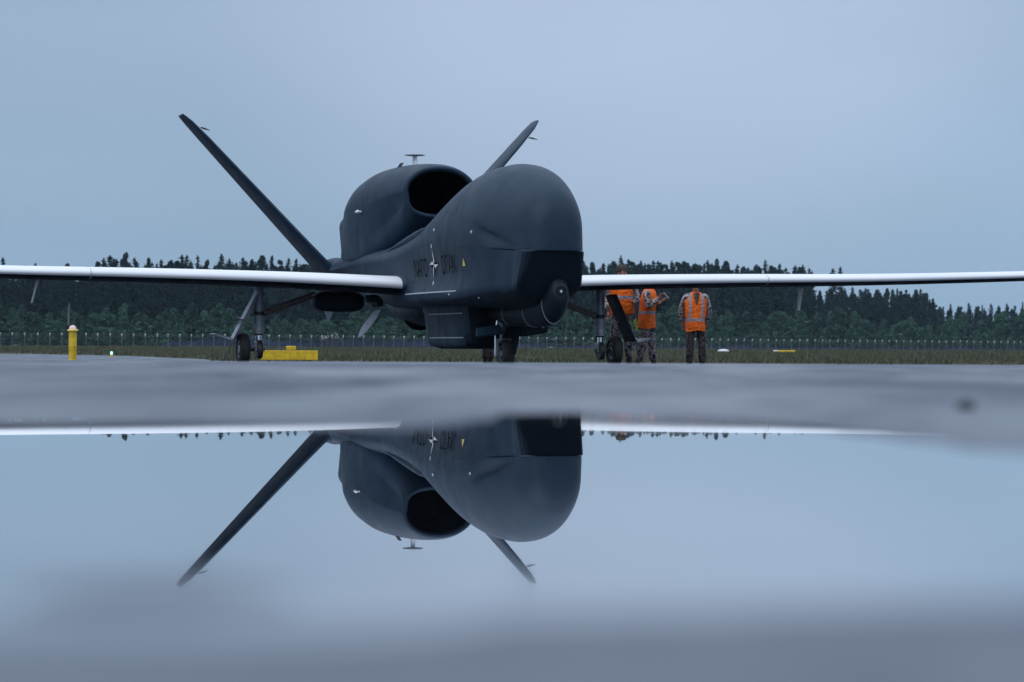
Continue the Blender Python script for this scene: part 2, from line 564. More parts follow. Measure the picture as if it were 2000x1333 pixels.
#        y     zt    nt    w    zm    wl    zc    zb   nb   pinch
BODY = [(0.00, 2.36, 2.0, .05, 2.30, .06, 2.24, 2.20, 3.0, 0),
        (0.02, 2.58, 2.0, .20, 2.26, .22, 2.02, 1.92, 3.0, 0),
        (0.07, 2.72, 2.0, .32, 2.26, .36, 1.72, 1.54, 3.2, 0),
        (0.16, 2.87, 2.0, .41, 2.27, .45, 1.54, 1.32, 3.2, 0),
        (0.32, 3.01, 2.0, .49, 2.29, .52, 1.48, 1.20, 2.3, 0),
        (0.60, 3.17, 2.0, .57, 2.31, .56, 1.47, 1.13, 2.2, 0),
        (1.00, 3.31, 2.0, .67, 2.33, .63, 1.47, 1.10, 2.2, .01),
        (1.50, 3.40, 2.02, .78, 2.34, .71, 1.45, 1.08, 2.3, .03),
        (2.00, 3.44, 2.05, .855, 2.34, .77, 1.42, 1.08, 2.5, .05),
        (2.60, 3.43, 2.05, .89, 2.34, .85, 1.38, 1.10, 3.0, .09),
        (3.20, 3.36, 2.05, .90, 2.33, .88, 1.37, 1.14, 4, .13),
        (3.80, 3.23, 2.05, .89, 2.31, .89, 1.37, 1.16, 4, .14),
        (4.40, 3.04, 2.1, .87, 2.28, .90, 1.37, 1.16, 4, .13),
        (5.00, 2.84, 2.1, .86, 2.22, .91, 1.37, 1.16, 4, .13),
        (5.60, 2.66, 2.0, .88, 2.14, .88, 1.37, 1.16, 4, .10),
        (6.40, 2.52, 1.9, .91, 2.06, .86, 1.37, 1.16, 4, .05),
        (7.40, 2.40, 1.9, .93, 2.02, .85, 1.40, 1.18, 3.5, .0),
        (8.60, 2.34, 2.4, .91, 2.02, .80, 1.45, 1.24, 3, 0),
        (10.0, 2.36, 3.0, .90, 2.00, .70, 1.55, 1.36, 2.6, 0),
        (11.2, 2.34, 2.4, .90, 1.96, .60, 1.66, 1.50, 2.4, 0),
        (12.4, 2.26, 2.0, .82, 1.95, .48, 1.74, 1.62, 2.2, 0),
        (13.4, 2.18, 2.0, .60, 1.96, .36, 1.82, 1.74, 2, 0),
        (14.4, 2.08, 2.0, .22, 1.98, .18, 1.92, 1.88, 2, 0)]
BA = np.array(BODY)
us = np.unique(np.concatenate([[0, .008], np.linspace(.02, .4, 22), np.linspace(.44, 2, 34), np.linspace(2.05, 6.6, 70), np.linspace(6.7, 14.4, 60)]))
cols = [pchip(BA[:, 0], BA[:, i], us) for i in range(1, 10)]
rings = []
CREASE = 1.97
for k, u in enumerate(us):
    h = section(*[c[k] for c in cols])
    rings.append(full_ring(h, u))
mb = MB(0)
mb.loft(rings)
hull = mb.build('fuselage', M['hull'], craft)
bm = bmesh.new(); bm.from_mesh(hull.data)
def crease_z(u): return CREASE + .055 * u
for dzz in (0, -.022, -.07):
    bmesh.ops.bisect_plane(bm, geom=bm.verts[:] + bm.edges[:] + bm.faces[:], plane_co=(0, 0, CREASE + dzz), plane_no=(0, -.055, 1))
for v in bm.verts:
    x, u, z = v.co
    d = crease_z(u) - z
    f = 1 - float(sstep(.5, 1.7, u))
    if u < 3:
        if d > .003:
            s_ = min(1, max(0, (d - .003) / .019))
            wide = float(np.interp(u, [0, .02, .07, .16, .32, .6, 1.0], [1.9, 1.6, 1.34, 1.2, 1.1, 1.03, 1.0]))
            v.co.x = x * (1 - .06 * s_ * f) * (1 + s_ * (wide - 1))
            v.co.y = u + s_ * (.06 + .52 * min(d, .9)) * max(0, 1 - u / 1.1) ** 1.4
        # hollow cheek above the crease, behind the nose
        zl = CREASE + .07 + .27 * (u - .5)
        dz_ = z - zl
        ck = math.exp(-((u - 1.35) / .62) ** 2) * (math.exp(-(dz_ / (.055 if dz_ > 0 else .14)) ** 2))
        v.co.x *= 1 - .060 * ck
    v.co.z += DZ
for f_ in bm.faces: f_.smooth = True
bm.normal_update()
for e in bm.edges:
    if len(e.link_faces) == 2 and e.calc_face_angle(0) > R(24): e.smooth = False
bm.to_mesh(hull.data); bm.free()

def bvh_of(o):
    me = o.data
    return BVHTree.FromPolygons([v.co[:] for v in me.vertices], [p.vertices[:] for p in me.polygons])
BVH = bvh_of(hull)
def side_pt(u, z, side=-1, off=.004):
    """point on the fuselage side, z already in real metres"""
    h = BVH.ray_cast(Vector((side * 4, u, z)), Vector((-side, 0, 0)))
    if h[0] is None: return None
    p = h[0]
    return Vector((p.x + side * off, p.y, p.z))

# material split: radome skin in front of y=2.6 above the crease -> own part, a thin shell over the nose
def shell(name, u0, u1, zmin, mat, off):
    bm = bmesh.new(); bm.from_mesh(hull.data)
    for f in list(bm.faces):
        c = f.calc_center_median()
        if not (u0 < c.y < u1 and c.z > zmin + .055 * c.y): bm.faces.remove(f)
    for v in [v for v in bm.verts if not v.link_faces]: bm.verts.remove(v)
    bm.normal_update()
    for v in bm.verts: v.co += v.normal * off
    me = bpy.data.meshes.new(name); bm.to_mesh(me); bm.free()
    me.materials.clear(); me.materials.append(mat)
    return link(name, me, craft)
shell('radome', -.1, 2.72, CREASE + DZ + .02, M['radome'], .003)

bm = bmesh.new(); bm.from_mesh(hull.data)  # undercut nose front and downward belly faces: shade painted on as a dark skin
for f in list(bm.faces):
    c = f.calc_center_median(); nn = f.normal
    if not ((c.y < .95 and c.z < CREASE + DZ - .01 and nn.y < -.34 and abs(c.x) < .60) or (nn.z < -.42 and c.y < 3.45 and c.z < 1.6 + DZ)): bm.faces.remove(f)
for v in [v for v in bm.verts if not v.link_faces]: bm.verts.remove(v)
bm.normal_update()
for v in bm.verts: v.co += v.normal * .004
me = bpy.data.meshes.new('nose_chin_shade'); bm.to_mesh(me); bm.free()
me.materials.clear(); me.materials.append(M['chin']); link('nose_chin_shade', me, craft)

def ribbon(name, pts, width, mat, parent, side=-1, off=.005, sub=8):
    """thin strip laid on the fuselage side following (u, z) points"""
    P = []
    for (a, b) in zip(pts[:-1], pts[1:]):
        for i in range(sub):
            t = i / sub
            P.append((a[0] + (b[0] - a[0]) * t, a[1] + (b[1] - a[1]) * t))
    P.append(pts[-1])
    vs, fs = [], []
    for i, (u, z) in enumerate(P):
        a = P[max(0, i - 1)]; b = P[min(len(P) - 1, i + 1)]
        t = Vector((b[0] - a[0], b[1] - a[1])).normalized()
        n = Vector((-t.y, t.x)) * width / 2
        for s in (1, -1):
            q = side_pt(u + n.x * s, z + n.y * s, side, off)
            if q is None: q = Vector((side * .8, u, z))
            vs.append(q)
    for i in range(len(P) - 1):
        fs.append((2 * i, 2 * i + 1, 2 * i + 3, 2 * i + 2))
    m = MB(); m.add(vs, fs)
    return m.build(name, mat, parent)

# lettering
def lettering(text, u_left, u_right, z0, z1, name, mat):
    cu = bpy.data.curves.new('t', 'FONT'); cu.body = text; cu.size = 1; cu.resolution_u = 4; cu.offset = -.012
    to = bpy.data.objects.new('t', cu); COL.objects.link(to)
    dg = bpy.context.evaluated_depsgraph_get()
    me = bpy.data.meshes.new_from_object(to.evaluated_get(dg))
    bpy.data.objects.remove(to)
    co = np.array([v.co[:] for v in me.vertices])
    lo, hi = co.min(0), co.max(0)
    bm = bmesh.new(); bm.from_mesh(me)
    bmesh.ops.triangulate(bm, faces=bm.faces)
    for v in bm.verts:
        a = (v.co.x - lo[0]) / (hi[0] - lo[0]); b = (v.co.y - lo[1]) / (hi[1] - lo[1])
        v.co = side_pt(u_left + (u_right - u_left) * a, z0 + (z1 - z0) * b, -1, .009)
    me2 = bpy.data.meshes.new(name); bm.to_mesh(me2); bm.free()
    me2.materials.append(mat)
    return link(name, me2, hull)
lettering('NATO', 5.42, 4.62, 1.66 + DZ, 1.98 + DZ, 'lettering', M['letter'])
lettering('OTAN', 3.74, 2.86, 1.68 + DZ, 2.00 + DZ, 'lettering', M['letter'])

# four-pointed compass star: white and dark facets
def star(uc, zc, s, spike):
    tips = [(0, s), (s, 0), (0, -s), (-s, 0)]
    k = s * .23
    inn = [(k, k), (k, -k), (-k, -k), (-k, k)]
    w_, d_ = MB(), MB()
    def P(a, b, o): return side_pt(uc - a, zc + b, -1, o)
    for i, t in enumerate(tips):
        w_.add([P(0, 0, .010), P(t[0], t[1], .010), P(*inn[i], .010)], [(0, 1, 2)])
        d_.add([P(0, 0, .010), P(*inn[i - 1], .010), P(t[0], t[1], .010)], [(0, 1, 2)])
    o = w_.build('compass_star', M['white_mark'], hull)
    d_.build('compass_star', M['letter'], hull)
    for a, b in (((0, s * 1.04), (0, spike)), ((0, -s * 1.04), (0, -spike))):
        q = MB()
        n = 8
        vs, fs = [], []
        for i in range(n + 1):
            z = a[1] + (b[1] - a[1]) * i / n
            vs += [P(-.022, z, .010), P(.022, z, .010)]
        for i in range(n): fs.append((2 * i, 2 * i + 1, 2 * i + 3, 2 * i + 2))
        q.add(vs, fs); q.build('star_ray', M['white_mark'], hull)
star(4.20, 1.86 + DZ, .27, .345)
for side in (-1, 1):
    rr = []
    for (y, zc_, a_, b_) in ((4.9, 2.50, .03, .03), (5.2, 2.47, .08, .06), (5.7, 2.41, .12, .085), (6.3, 2.33, .13, .085), (6.9, 2.25, .10, .06), (7.4, 2.19, .05, .03), (7.7, 2.16, .01, .01)):
        q_ = side_pt(y, zc_ + DZ, side, 0)
        rr.append([(q_.x - side * .035 + math.cos(t) * a_, y, zc_ + math.sin(t) * b_) for t in np.linspace(0, 2 * math.pi, 20, endpoint=False)])
    MB(DZ).loft(rr).build('shoulder_fillet', M['hull'], hull, smooth=True, angle=70)
# little yellow and red warning triangle
for (du, dz0, dz1, w0, mt) in ((0, -.055, .075, .13, M['yellow_mark']),):
    c = (2.42, 1.84 + DZ)
    q = MB(); q.add([side_pt(c[0] + w0 / 2, c[1] + dz0, -1, .012), side_pt(c[0] - w0 / 2, c[1] + dz0, -1, .012), side_pt(c[0], c[1] + dz1, -1, .012)], [(0, 1, 2)])
    q.build('warning_triangle', mt, hull)
for (u, z, w) in ((4.05, 2.44, .05), (1.95, 2.32, .055), (1.93, 1.26, .03), (3.1, 1.33, .03)):
    p = side_pt(u, z + DZ, -1, 0)
    if p is None: continue
    q = MB(); q.lathe([(w * .45, -.012), (w * .45, .012), (w * .3, .02)], (p.x, p.y, p.z), 'x', 8)
    q.build('marker_light', M['white_mark'], hull)

# seams
Z = DZ
ribbon('panel_seam', [(2.52, 1.30 + Z), (2.55, 1.6 + Z), (2.56, 2.05 + Z), (2.2, 2.09 + Z), (1.6, 2.15 + Z), (1.15, 2.17 + Z), (.8, 2.14 + Z), (.5, 2.05 + Z)], .018, M['dark_seam'], hull)
ribbon('panel_seam', [(2.72, 1.25 + Z), (2.72, 2.2 + Z), (2.72, 2.9 + Z)], .010, M['dark_seam'], hull)
ribbon('panel_seam', [(3.95, 2.05 + Z), (3.95, 2.95 + Z)], .008, M['dark_seam'], hull)
ribbon('panel_seam', [(5.2, 1.42 + Z), (5.2, 2.5 + Z)], .008, M['dark_seam'], hull)
ribbon('panel_seam', [(2.8, 2.28 + Z), (4.2, 2.24 + Z), (5.9, 2.1 + Z)], .007, M['dark_seam'], hull)
ribbon('panel_seam', [(6.05, 1.5 + Z), (6.05, 2.2 + Z)], .012, M['dark_seam'], hull)
ribbon('panel_seam', [(5.95, 1.385 + Z), (5.0, 1.385 + Z), (4.0, 1.385 + Z), (2.76, 1.385 + Z)], .022, M['pale_seam'], hull)
ribbon('panel_seam', [(5.9, 1.60 + Z), (4.4, 1.60 + Z), (2.76, 1.60 + Z)], .008, M['dark_seam'], hull)

# ---------------------------------------------------------------- engine nacelle
NAC = [(6.80, 3.735, 2.05, .69, 3.26, .67, 3.16, 2.76, 2.5, 0),
       (6.90, 3.76, 2.1, .71, 3.24, .66, 3.02, 2.68, 2.6, 0),
       (7.20, 3.795, 2.2, .76, 3.22, .66, 2.94, 2.54, 2.8, 0),
       (7.70, 3.825, 2.3, .82, 3.18, .69, 2.80, 2.32, 3.2, .0),
       (8.30, 3.84, 2.4, .88, 3.12, .78, 2.60, 2.10, 4, .0),
       (9.00, 3.83, 2.5, .925, 3.05, .90, 2.40, 2.00, 5, 0),
       (9.80, 3.74, 2.5, .945, 2.96, .93, 2.30, 1.98, 5, 0),
       (10.5, 3.60, 2.4, .875, 2.90, .89, 2.30, 1.98, 5, 0),
       (11.1, 3.46, 2.3, .735, 2.86, .78, 2.30, 2.0, 5, 0),
       (11.7, 3.32, 2.2, .57, 2.84, .62, 2.35, 2.1, 4, 0),
       (12.5, 3.18, 2.1, .48, 2.84, .45, 2.5, 2.3, 3, 0)]
NA_ = np.array(NAC)
us2 = np.concatenate([np.linspace(6.80, 7.4, 12), np.linspace(7.45, 12.5, 44)])
c2 = [pchip(NA_[:, 0], NA_[:, i], us2) for i in range(1, 10)]
def ring_off(ring, d):
    """offset a closed xz ring inwards by d"""
    n = len(ring); out = []
    for i in range(n):
        a, b = ring[i - 1], ring[(i + 1) % n]
        tx, tz_ = b[0] - a[0], b[2] - a[2]
        l = math.hypot(tx, tz_) or 1
        out.append((ring[i][0] - tz_ / l * -d * SGN, ring[i][1], ring[i][2] + tx / l * -d * SGN))
    return out
outer = [full_ring(section(*[c[k] for c in c2]), u) for k, u in enumerate(us2)]
SGN = 1
t_ = ring_off(outer[0], .05)
if max(p[0] for p in t_) > max(p[0] for p in outer[0]): SGN = -1
def at_y(r, y): return [(p[0], y, p[2]) for p in r]
lipr = []
for a in range(0, 7):
    an = math.pi * a / 6
    lipr.append(at_y(ring_off(outer[0], .050 * (1 - math.cos(an))), 6.80 - .07 * math.sin(an)))
mb = MB(DZ); mb.loft(lipr[:1] + outer, cap0=False)
nac = mb.build('engine_nacelle', M['hull'], craft, smooth=True, angle=30)
mb = MB(DZ); mb.loft(lipr, False, False)
mb.build('inlet_lip', M['hull'], nac, smooth=True, angle=60)
hole = lipr[-1]
cx, cz = 0, sum(p[2] for p in hole) / len(hole)
duct = [hole]
for (y, k) in ((7.0, .985), (7.3, .95), (7.8, .9), (8.4, .86)):
    duct.append([((p[0] - cx) * k, y, cz + (p[2] - cz) * k) for p in hole])
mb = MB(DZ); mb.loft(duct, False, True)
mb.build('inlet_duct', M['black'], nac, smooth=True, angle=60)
mb = MB(DZ); mb.lathe([(.34, 12.3), (.36, 12.9), (.33, 13.1)], (0, 0, 2.85), 'y', 28)
mb.build('exhaust_nozzle', M['dark_metal'], nac, smooth=True)
# T antenna, pale side probe, hatch seams
mb = MB(DZ)
mb.prism([(-.035, 8.42, 3.80), (.035, 8.42, 3.80), (.02, 8.44, 4.035), (-.02, 8.44, 4.035)], (0, .16, 0))
ta = mb.build('antenna_post', M['white_mark'], nac, bevel=.006)
mb = MB(DZ); mb.lathe([(.13, 4.035), (.19, 4.042), (.19, 4.052), (.08, 4.066)], (0, 8.52, 0), 'z', 28)
mb.build('antenna_disc', M['metal'], nac, smooth=True)
BN = bvh_of(nac)
def nside(u, z, off=.004):
    h = BN.ray_cast(Vector((-4, u, z)), Vector((1, 0, 0)))
    return Vector((h[0].x - off, u, z)) if h[0] is not None else Vector((-.9, u, z))
p = nside(8.95, 2.99 + Z)
mb = MB(); mb.tube([p + Vector((.02, 0, 0)), p + Vector((-.07, 0, 0))], .02, 8)
mb.tube([p + Vector((-.07, .16, 0)), p + Vector((-.07, -.02, 0)), p + Vector((-.07, -.15, 0))], [.012, .034, .008], 10)
mb.build('side_probe', M['white_mark'], nac, smooth=True)
mb = MB()
pts = [(9.35, 2.10), (9.35, 2.75)]
for (a, b) in (((9.2, 2.05), (9.2, 2.86)), ((9.32, 2.05), (9.32, 2.86))):
    v_ = []
    for i in range(9):
        t = i / 8
        for s in (-.012, .012): v_.append(nside(a[0] + s, a[1] + (b[1] - a[1]) * t + Z))
    mb.add(v_, [(2 * i, 2 * i + 1, 2 * i + 3, 2 * i + 2) for i in range(8)])
mb.build('hatch_seam', M['dark_seam'], nac)
mb = MB(DZ); mb.prism([(-.42, 7.95, 3.77), (-.36, 7.95, 3.86), (-.36, 8.2, 3.87), (-.42, 8.2, 3.78)], (-.012, 0, -.005))
mb.build('vent_scoop', M['hull_dark'], nac)

# ---------------------------------------------------------------- wings
def airfoil(le, chord, thick, ndir, n=18, camber=.015, sharp=1.0):
    """closed ring; le = Vector, chord runs along +y, ndir = thickness direction"""
    pts = []
    def th(x): return 5 * thick * (.2969 * math.sqrt(x) - .1260 * x - .3516 * x * x + .2843 * x ** 3 - .1036 * x ** 4)
    xs_ = [(1 - math.cos(math.pi * i / n)) / 2 for i in range(n + 1)]
    for x in reversed(xs_):
        pts.append(Vector(le) + Vector((0, x * chord, 0)) + ndir * chord * (th(x) + camber * 4 * x * (1 - x)))
    for x in xs_[1:-1]:
        pts.append(Vector(le) + Vector((0, x * chord, 0)) + ndir * chord * (-th(x) + camber * 4 * x * (1 - x)))
    return pts
# half-span, LE y, LE z (mid), chord, thickness (m)
WING = [(.70, 5.95, 1.545, 2.05, .345), (.80, 5.98, 1.55, 2.00, .335), (2.0, 6.03, 1.605, 1.88, .305), (3.2, 6.08, 1.650, 1.78, .280),
        (5.5, 6.18, 1.702, 1.62, .250), (7.9, 6.28, 1.738, 1.46, .226), (11.4, 6.43, 1.835, 1.28, .200),
        (15.0, 6.58, 1.98, 1.10, .165), (18.5, 6.74, 2.16, .92, .13), (19.6, 6.82, 2.22, .78, .10), (19.95, 6.98, 2.24, .5, .05)]
WA = np.array(WING)
wing_objs = {}
for side in (-1, 1):
    rings = []
    for s in np.concatenate([[.70, .76], np.linspace(.8, 19.5, 44), [19.7, 19.95]]):
        ly, lz, ch, th_ = [pchip(WA[:, 0], WA[:, i], s) for i in range(1, 5)]
        # slight bank: the port half rides a little higher
        lz = lz + (.012 if side > 0 else -.012) * (s - .8) * .35
        r = airfoil((side * s, ly, lz), ch, th_ / ch, Vector((0, 0, 1)), n=22, camber=.012)
        # wash-in: nose up a little
        r = [Vector((q.x, q.y, q.z - (q.y - ly) * .030)) for q in r]
        rings.append(r)
    mb = MB(DZ); mb.loft(rings)
    w = mb.build('wing', M['wing'], craft, smooth=True, angle=50)
    wing_objs[side] = w
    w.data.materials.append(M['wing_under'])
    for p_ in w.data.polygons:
        if p_.normal.z < -.80: p_.material_index = 1  # steeply downward faces take the near-black colour
    # joint between inner and outer wing panel, under-wing blade antenna, static lines
    bw = bvh_of(w)
    for js in (6.35 if side < 0 else 6.2, 15.0):
        v_ = []
        for z in np.linspace(1.45, 1.98, 28):
            for d in (-.012, .012):
                h = bw.ray_cast(Vector((side * (js + d), 5.0, z + Z + (0 if js < 10 else .2))), Vector((0, 1, 0)))
                if h[0] is not None: v_.append(h[0] + Vector((0, -.004, 0)))
        mb = MB(); mb.add(v_, [(2 * i, 2 * i + 1, 2 * i + 3, 2 * i + 2) for i in range(len(v_) // 2 - 1)])
        mb.build('panel_joint', M['faint_seam'], w)
    s = 7.16
    zb_ = pchip(WA[:, 0], WA[:, 2], s) - .17
    mb = MB(DZ)
    x0 = side * s
    mb.prism([(x0 - .012, 6.85, zb_ + .05), (x0 - .012, 7.02, zb_ + .05), (x0 + .05 * side - .012 - (.06 if side < 0 else .09), 7.00, zb_ - .37), (x0 + .05 * side - .012 - (.06 if side < 0 else .09), 6.92, zb_ - .37)], (.026, 0, 0))
    mb.build('blade_antenna', M['pale'], w, bevel=.006)

# dark fairing where wing meets fuselage
for side in (-1, 1):
    rings = []
    for s, g in ((.62, 1.24), (.80, 1.13), (.86, 1.05), (.90, 1.0)):
        r = airfoil((side * s, 5.98 - (g - 1) * .8, 1.55), 2.0 + (g - 1) * 2, .335 * g / 2.0 * 1.05, Vector((0, 0, 1)), n=22, camber=.012)
        rings.append(r)
    MB(DZ).loft(rings).build('wing_root_fairing', M['hull'], craft, smooth=True, angle=50)

# ---------------------------------------------------------------- V-tail
for side in (-1, 1):
    root, tip = Vector((side * .62, 11.5, 1.76)), Vector((-3.62, 12.55, 5.07) if side < 0 else (3.82, 12.55, 5.17))
    sp = Vector((tip.x - root.x, 0, tip.z - root.z)).normalized()
    nd_ = Vector((-side * sp.z, 0, sp.x * side)).normalized()
    rings = []
    for t in [0, .1, .25, .4, .55, .7, .85, .95, .985, 1.0]:
        le = root.lerp(tip, t)
        ch = 1.62 + (.82 - 1.62) * t
        th_ = .115
        if t > .9:
            k = (t - .9) / .1
            le.y += .22 * k ** 2; ch -= .30 * k ** 2; th_ *= 1 - .35 * k ** 2
        rings.append(airfoil(le, ch, th_, nd_, n=14, camber=0))
    f = MB(DZ).loft(rings).build('tail_fin', M['hull'], craft, smooth=True, angle=50)
    # trailing static wick, seen as a small spike
    q = root.lerp(tip, .90)
    mb = MB(DZ)
    dirx = Vector((1, .15, 0))
    if side > 0: st = q + Vector((.04, .1, -.04)); en = st + Vector((.26, .25, -.01))
    else: st = q + Vector((.03, .1, .05)); en = st + Vector((.22, .25, -.03))
    mb.tube([st, st.lerp(en, .45), en], [.016, .018, .006], 6)
    mb.build('static_wick', M['dark_metal'], f)
# root fillet on the boom side
for side in (-1, 1):
    rings = []
    for (y, a, b) in ((11.0, .02, .02), (11.3, .10, .08), (11.8, .17, .13), (12.6, .15, .12), (13.3, .05, .05)):
        c = Vector((side * .70, y, 2.02))
        rings.append([(c.x + math.cos(t) * a * 1.1 * 1, y, c.z + math.sin(t) * b * 1.6) for t in np.linspace(0, 2 * math.pi, 14, endpoint=False)])
    MB(DZ).loft(rings).build('tail_fillet', M['hull'], craft, smooth=True, angle=70)

# ---------------------------------------------------------------- belly radar fairing
rings = []
for (y, w, zb, ww) in ((3.36, .30, .62, .42), (3.40, .40, .50, .47), (3.52, .47, .45, .50), (4.2, .50, .43, .52), (5.2, .50, .43, .53), (5.75, .49, .47, .53), (6.05, .44, .62, .52), (6.28, .34, .85, .49), (6.45, .22, 1.02, .42)):
    n = 10
    half = [(0, 1.30), (ww, 1.30), (ww, 1.22)]
    for k in range(5): half.append((ww + (w - ww) * (k + 1) / 6, 1.22 + (zb + .10 - 1.22) * (k + 1) / 6))
    for k in range(5):
        a = math.pi / 2 * k / 4
        half.append((w - .10 + .10 * math.cos(a), zb + .10 - .10 * math.sin(a)))
    half.append((0, zb))
    rings.append([(x, y, z) for x, z in half] + [(-x, y, z) for x, z in half[-2:0:-1]])
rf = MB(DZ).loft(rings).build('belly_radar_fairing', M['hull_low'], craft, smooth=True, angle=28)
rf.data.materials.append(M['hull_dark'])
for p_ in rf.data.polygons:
    if p_.normal.y < -.5 or p_.normal.z < -.8: p_.material_index = 1  # front and bottom faces darkened: shade put into the colour
BR = bvh_of(rf)
def strip(name, pts, wd, mat, parent, bv, org, direction, off=.005, sub=8):
    P = []
    for a, b in zip(pts[:-1], pts[1:]):
        for i in range(sub): P.append(Vector(a).lerp(Vector(b), i / sub))
    P.append(Vector(pts[-1]))
    vs = []
    for i, p in enumerate(P):
        for s in (-.5, .5):
            o = Vector(org(p, s * wd))
            h = bv.ray_cast(o, Vector(direction))
            if h[0] is None: continue
            vs.append(h[0] - Vector(direction) * off)
    m = MB(); m.add(vs, [(2 * i, 2 * i + 1, 2 * i + 3, 2 * i + 2) for i in range(len(vs) // 2 - 1)])
    return m.build(name, mat, parent)
for z, mt in ((1.03, M['pale_seam']), (.62, M['pale_seam'])):
    strip('panel_seam', [(3.6, z), (5.65, z)], .016, mt, rf, BR, lambda p, s, z=z: (-3, p.x, z + s + Z), (1, 0, 0))
for u in (3.62, 5.3):
    strip('panel_seam', [(u, .62), (u, 1.15)], .012, M['dark_seam'], rf, BR, lambda p, s: (-3, p.x + s, p.y + Z), (1, 0, 0))
# rear belly pod and ball radome
rings = []
for (y, r, zc) in ((5.9, .10, 1.15), (6.1, .30, 1.14), (6.6, .44, 1.13), (7.4, .46, 1.12), (8.2, .42, 1.14), (8.9, .32, 1.2), (9.8, .2, 1.3), (10.6, .05, 1.4)):
    rings.append([(math.cos(t) * r * 1.15, y, zc + math.sin(t) * r * .62) for t in np.linspace(0, 2 * math.pi, 28, endpoint=False)])
bp_ = MB(DZ).loft(rings).build('belly_pod', M['hull_low'], craft, smooth=True, angle=60)
mb = MB(DZ)
pr = [(math.sin(a) * .30, -math.cos(a) * .30) for a in np.linspace(.05, math.pi - .05, 14)]
mb.lathe([(r, h) for r, h in pr], (-.12, 7.7, 1.06), 'z', 28)
mb.build('belly_dome', M['black'], bp_, smooth=True, angle=60)

# ---------------------------------------------------------------- chin sensor pod
rings = []
#  y, x centre, half-w, zlow, zhigh
for (y, xc, hw, z0, z1) in ((.28, .13, .06, 1.20, 1.40), (.30, .13, .12, 1.10, 1.50), (.36, .125, .165, .99, 1.58), (.50, .12, .195, .87, 1.61), (.76, .11, .205, .80, 1.56),
                            (1.1, .10, .21, .785, 1.40), (1.5, .09, .21, .79, 1.28), (2.2, .08, .21, .80, 1.24), (3.2, .07, .205, .83, 1.22), (3.7, .07, .19, .86, 1.22)):
    rings.append([(xc + math.cos(t) * hw, y, (z0 + z1) / 2 + math.sin(t) * (z1 - z0) / 2) for t in np.linspace(0, 2 * math.pi, 32, endpoint=False)])
cp = MB(DZ).loft(rings).build('chin_pod', M['pod'], craft, smooth=True, angle=60)
def ringband(yc, wd, xc, hw, z0, z1, mat, name):
    rr = []
    for (y, k) in ((yc - wd / 2, 1.0), (yc - wd / 2, 1.035), (yc + wd / 2, 1.035), (yc + wd / 2, 1.0)):
        rr.append([(xc + math.cos(t) * hw * k, y, (z0 + z1) / 2 + math.sin(t) * (z1 - z0) / 2 * k) for t in np.linspace(0, 2 * math.pi, 32, endpoint=False)])
    MB(DZ).loft(rr, False, False).build(name, mat, cp, smooth=True, angle=30)
ringband(1.45, .03, .09, .212, .789, 1.29, M['metal'], 'clamp_band')
ringband(.60, .010, .117, .20, .842, 1.595, M['pale_seam'], 'clamp_band')
ringband(2.55, .03, .077, .209, .812, 1.235, M['metal'], 'clamp_band')
mb = MB(DZ); mb.lathe([(.115, -.0), (.115, -.03), (.095, -.035), (.09, -.01)], (.13, .31, 1.34), 'y', 24)
mb.build('camera_bezel', M['dark_metal'], cp, smooth=True)
mb = MB(DZ); mb.lathe([(.022, -.05), (.03, -.03), (.03, .0)], (.13, .31, 1.34), 'y', 12)
mb.build('camera_lens', M['chrome'], cp, smooth=True)
# small box under the pod
mb = MB(DZ)
mb.prism([(.16, 2.3, .86), (.62, 2.3, .86), (.585, 2.3, .70), (.22, 2.3, .64)], (0, .5, 0))
ub = mb.build('gear_bay_box', M['hull_dark'], craft, bevel=.02)
mb = MB(DZ); mb.lathe([(.02, 0), (.02, -.012)], (.50, 2.29, .80), 'y', 10); mb.build('bolt', M['metal'], ub)

# ---------------------------------------------------------------- nose gear
def wheel(parent, c, r, w, hub=.55):
    tr = []
    for a in np.linspace(-90, 90, 13):
        tr.append((r * (hub + .12) + (r * (1 - hub - .12)) * math.cos(R(a)) ** .45, w / 2 * math.sin(R(a))))
    tr = [(r * hub, -w * .36)] + tr + [(r * hub, w * .36)]
    t = MB().lathe([(a, b) for a, b in tr], c, 'x', 40).build('tyre', M['rubber'], parent, smooth=True, angle=40)
    MB().lathe([(r * .18, -w * .42), (r * .3, -w * .30), (r * .5, -w * .38), (r * (hub + .03), -w * .34), (r * (hub + .03), w * .34), (r * .5, w * .38), (r * .3, w * .30), (r * .18, w * .42)], c, 'x', 32).build('wheel_hub', M['metal'], parent, smooth=True, angle=30)
ng = MB()
ng.tube([(-.02, 2.95, 1.15), (-.02, 2.90, .62)], .052, 16)
ng.tube([(-.02, 2.90, .62), (-.02, 2.89, .42)], .036, 14)
ng.box((.0, 2.9, .45), (.26, .09, .07))
nose_gear = ng.build('nose_gear', M['metal'], craft, smooth=True)
MB().prism([(-.125, 2.86, .20), (-.125, 2.94, .20), (-.125, 2.95, .47), (-.125, 2.85, .47)], (.035, 0, 0)).build('fork_arm', M['metal'], nose_gear, bevel=.006)
MB().tube([(-.155, 2.83, .20), (-.155, 2.83, .60), (-.12, 2.84, .78)], .014, 8).build('hydraulic_line', M['chrome'], nose_gear, smooth=True)
MB().tube([(.0, 2.9, .47), (.0, 2.4, 1.0)], .03, 10).build('drag_brace', M['dark_metal'], nose_gear, smooth=True)
wheel(nose_gear, (.045, 2.90, .235), .235, .21)
mb = MB(DZ); mb.prism([(.22, 2.55, 1.0), (.245, 2.55, 1.0), (.12, 2.55, .34), (.09, 2.55, .36)], (0, .75, 0))
mb.build('gear_door', M['hull_dark'], nose_gear, bevel=.006)
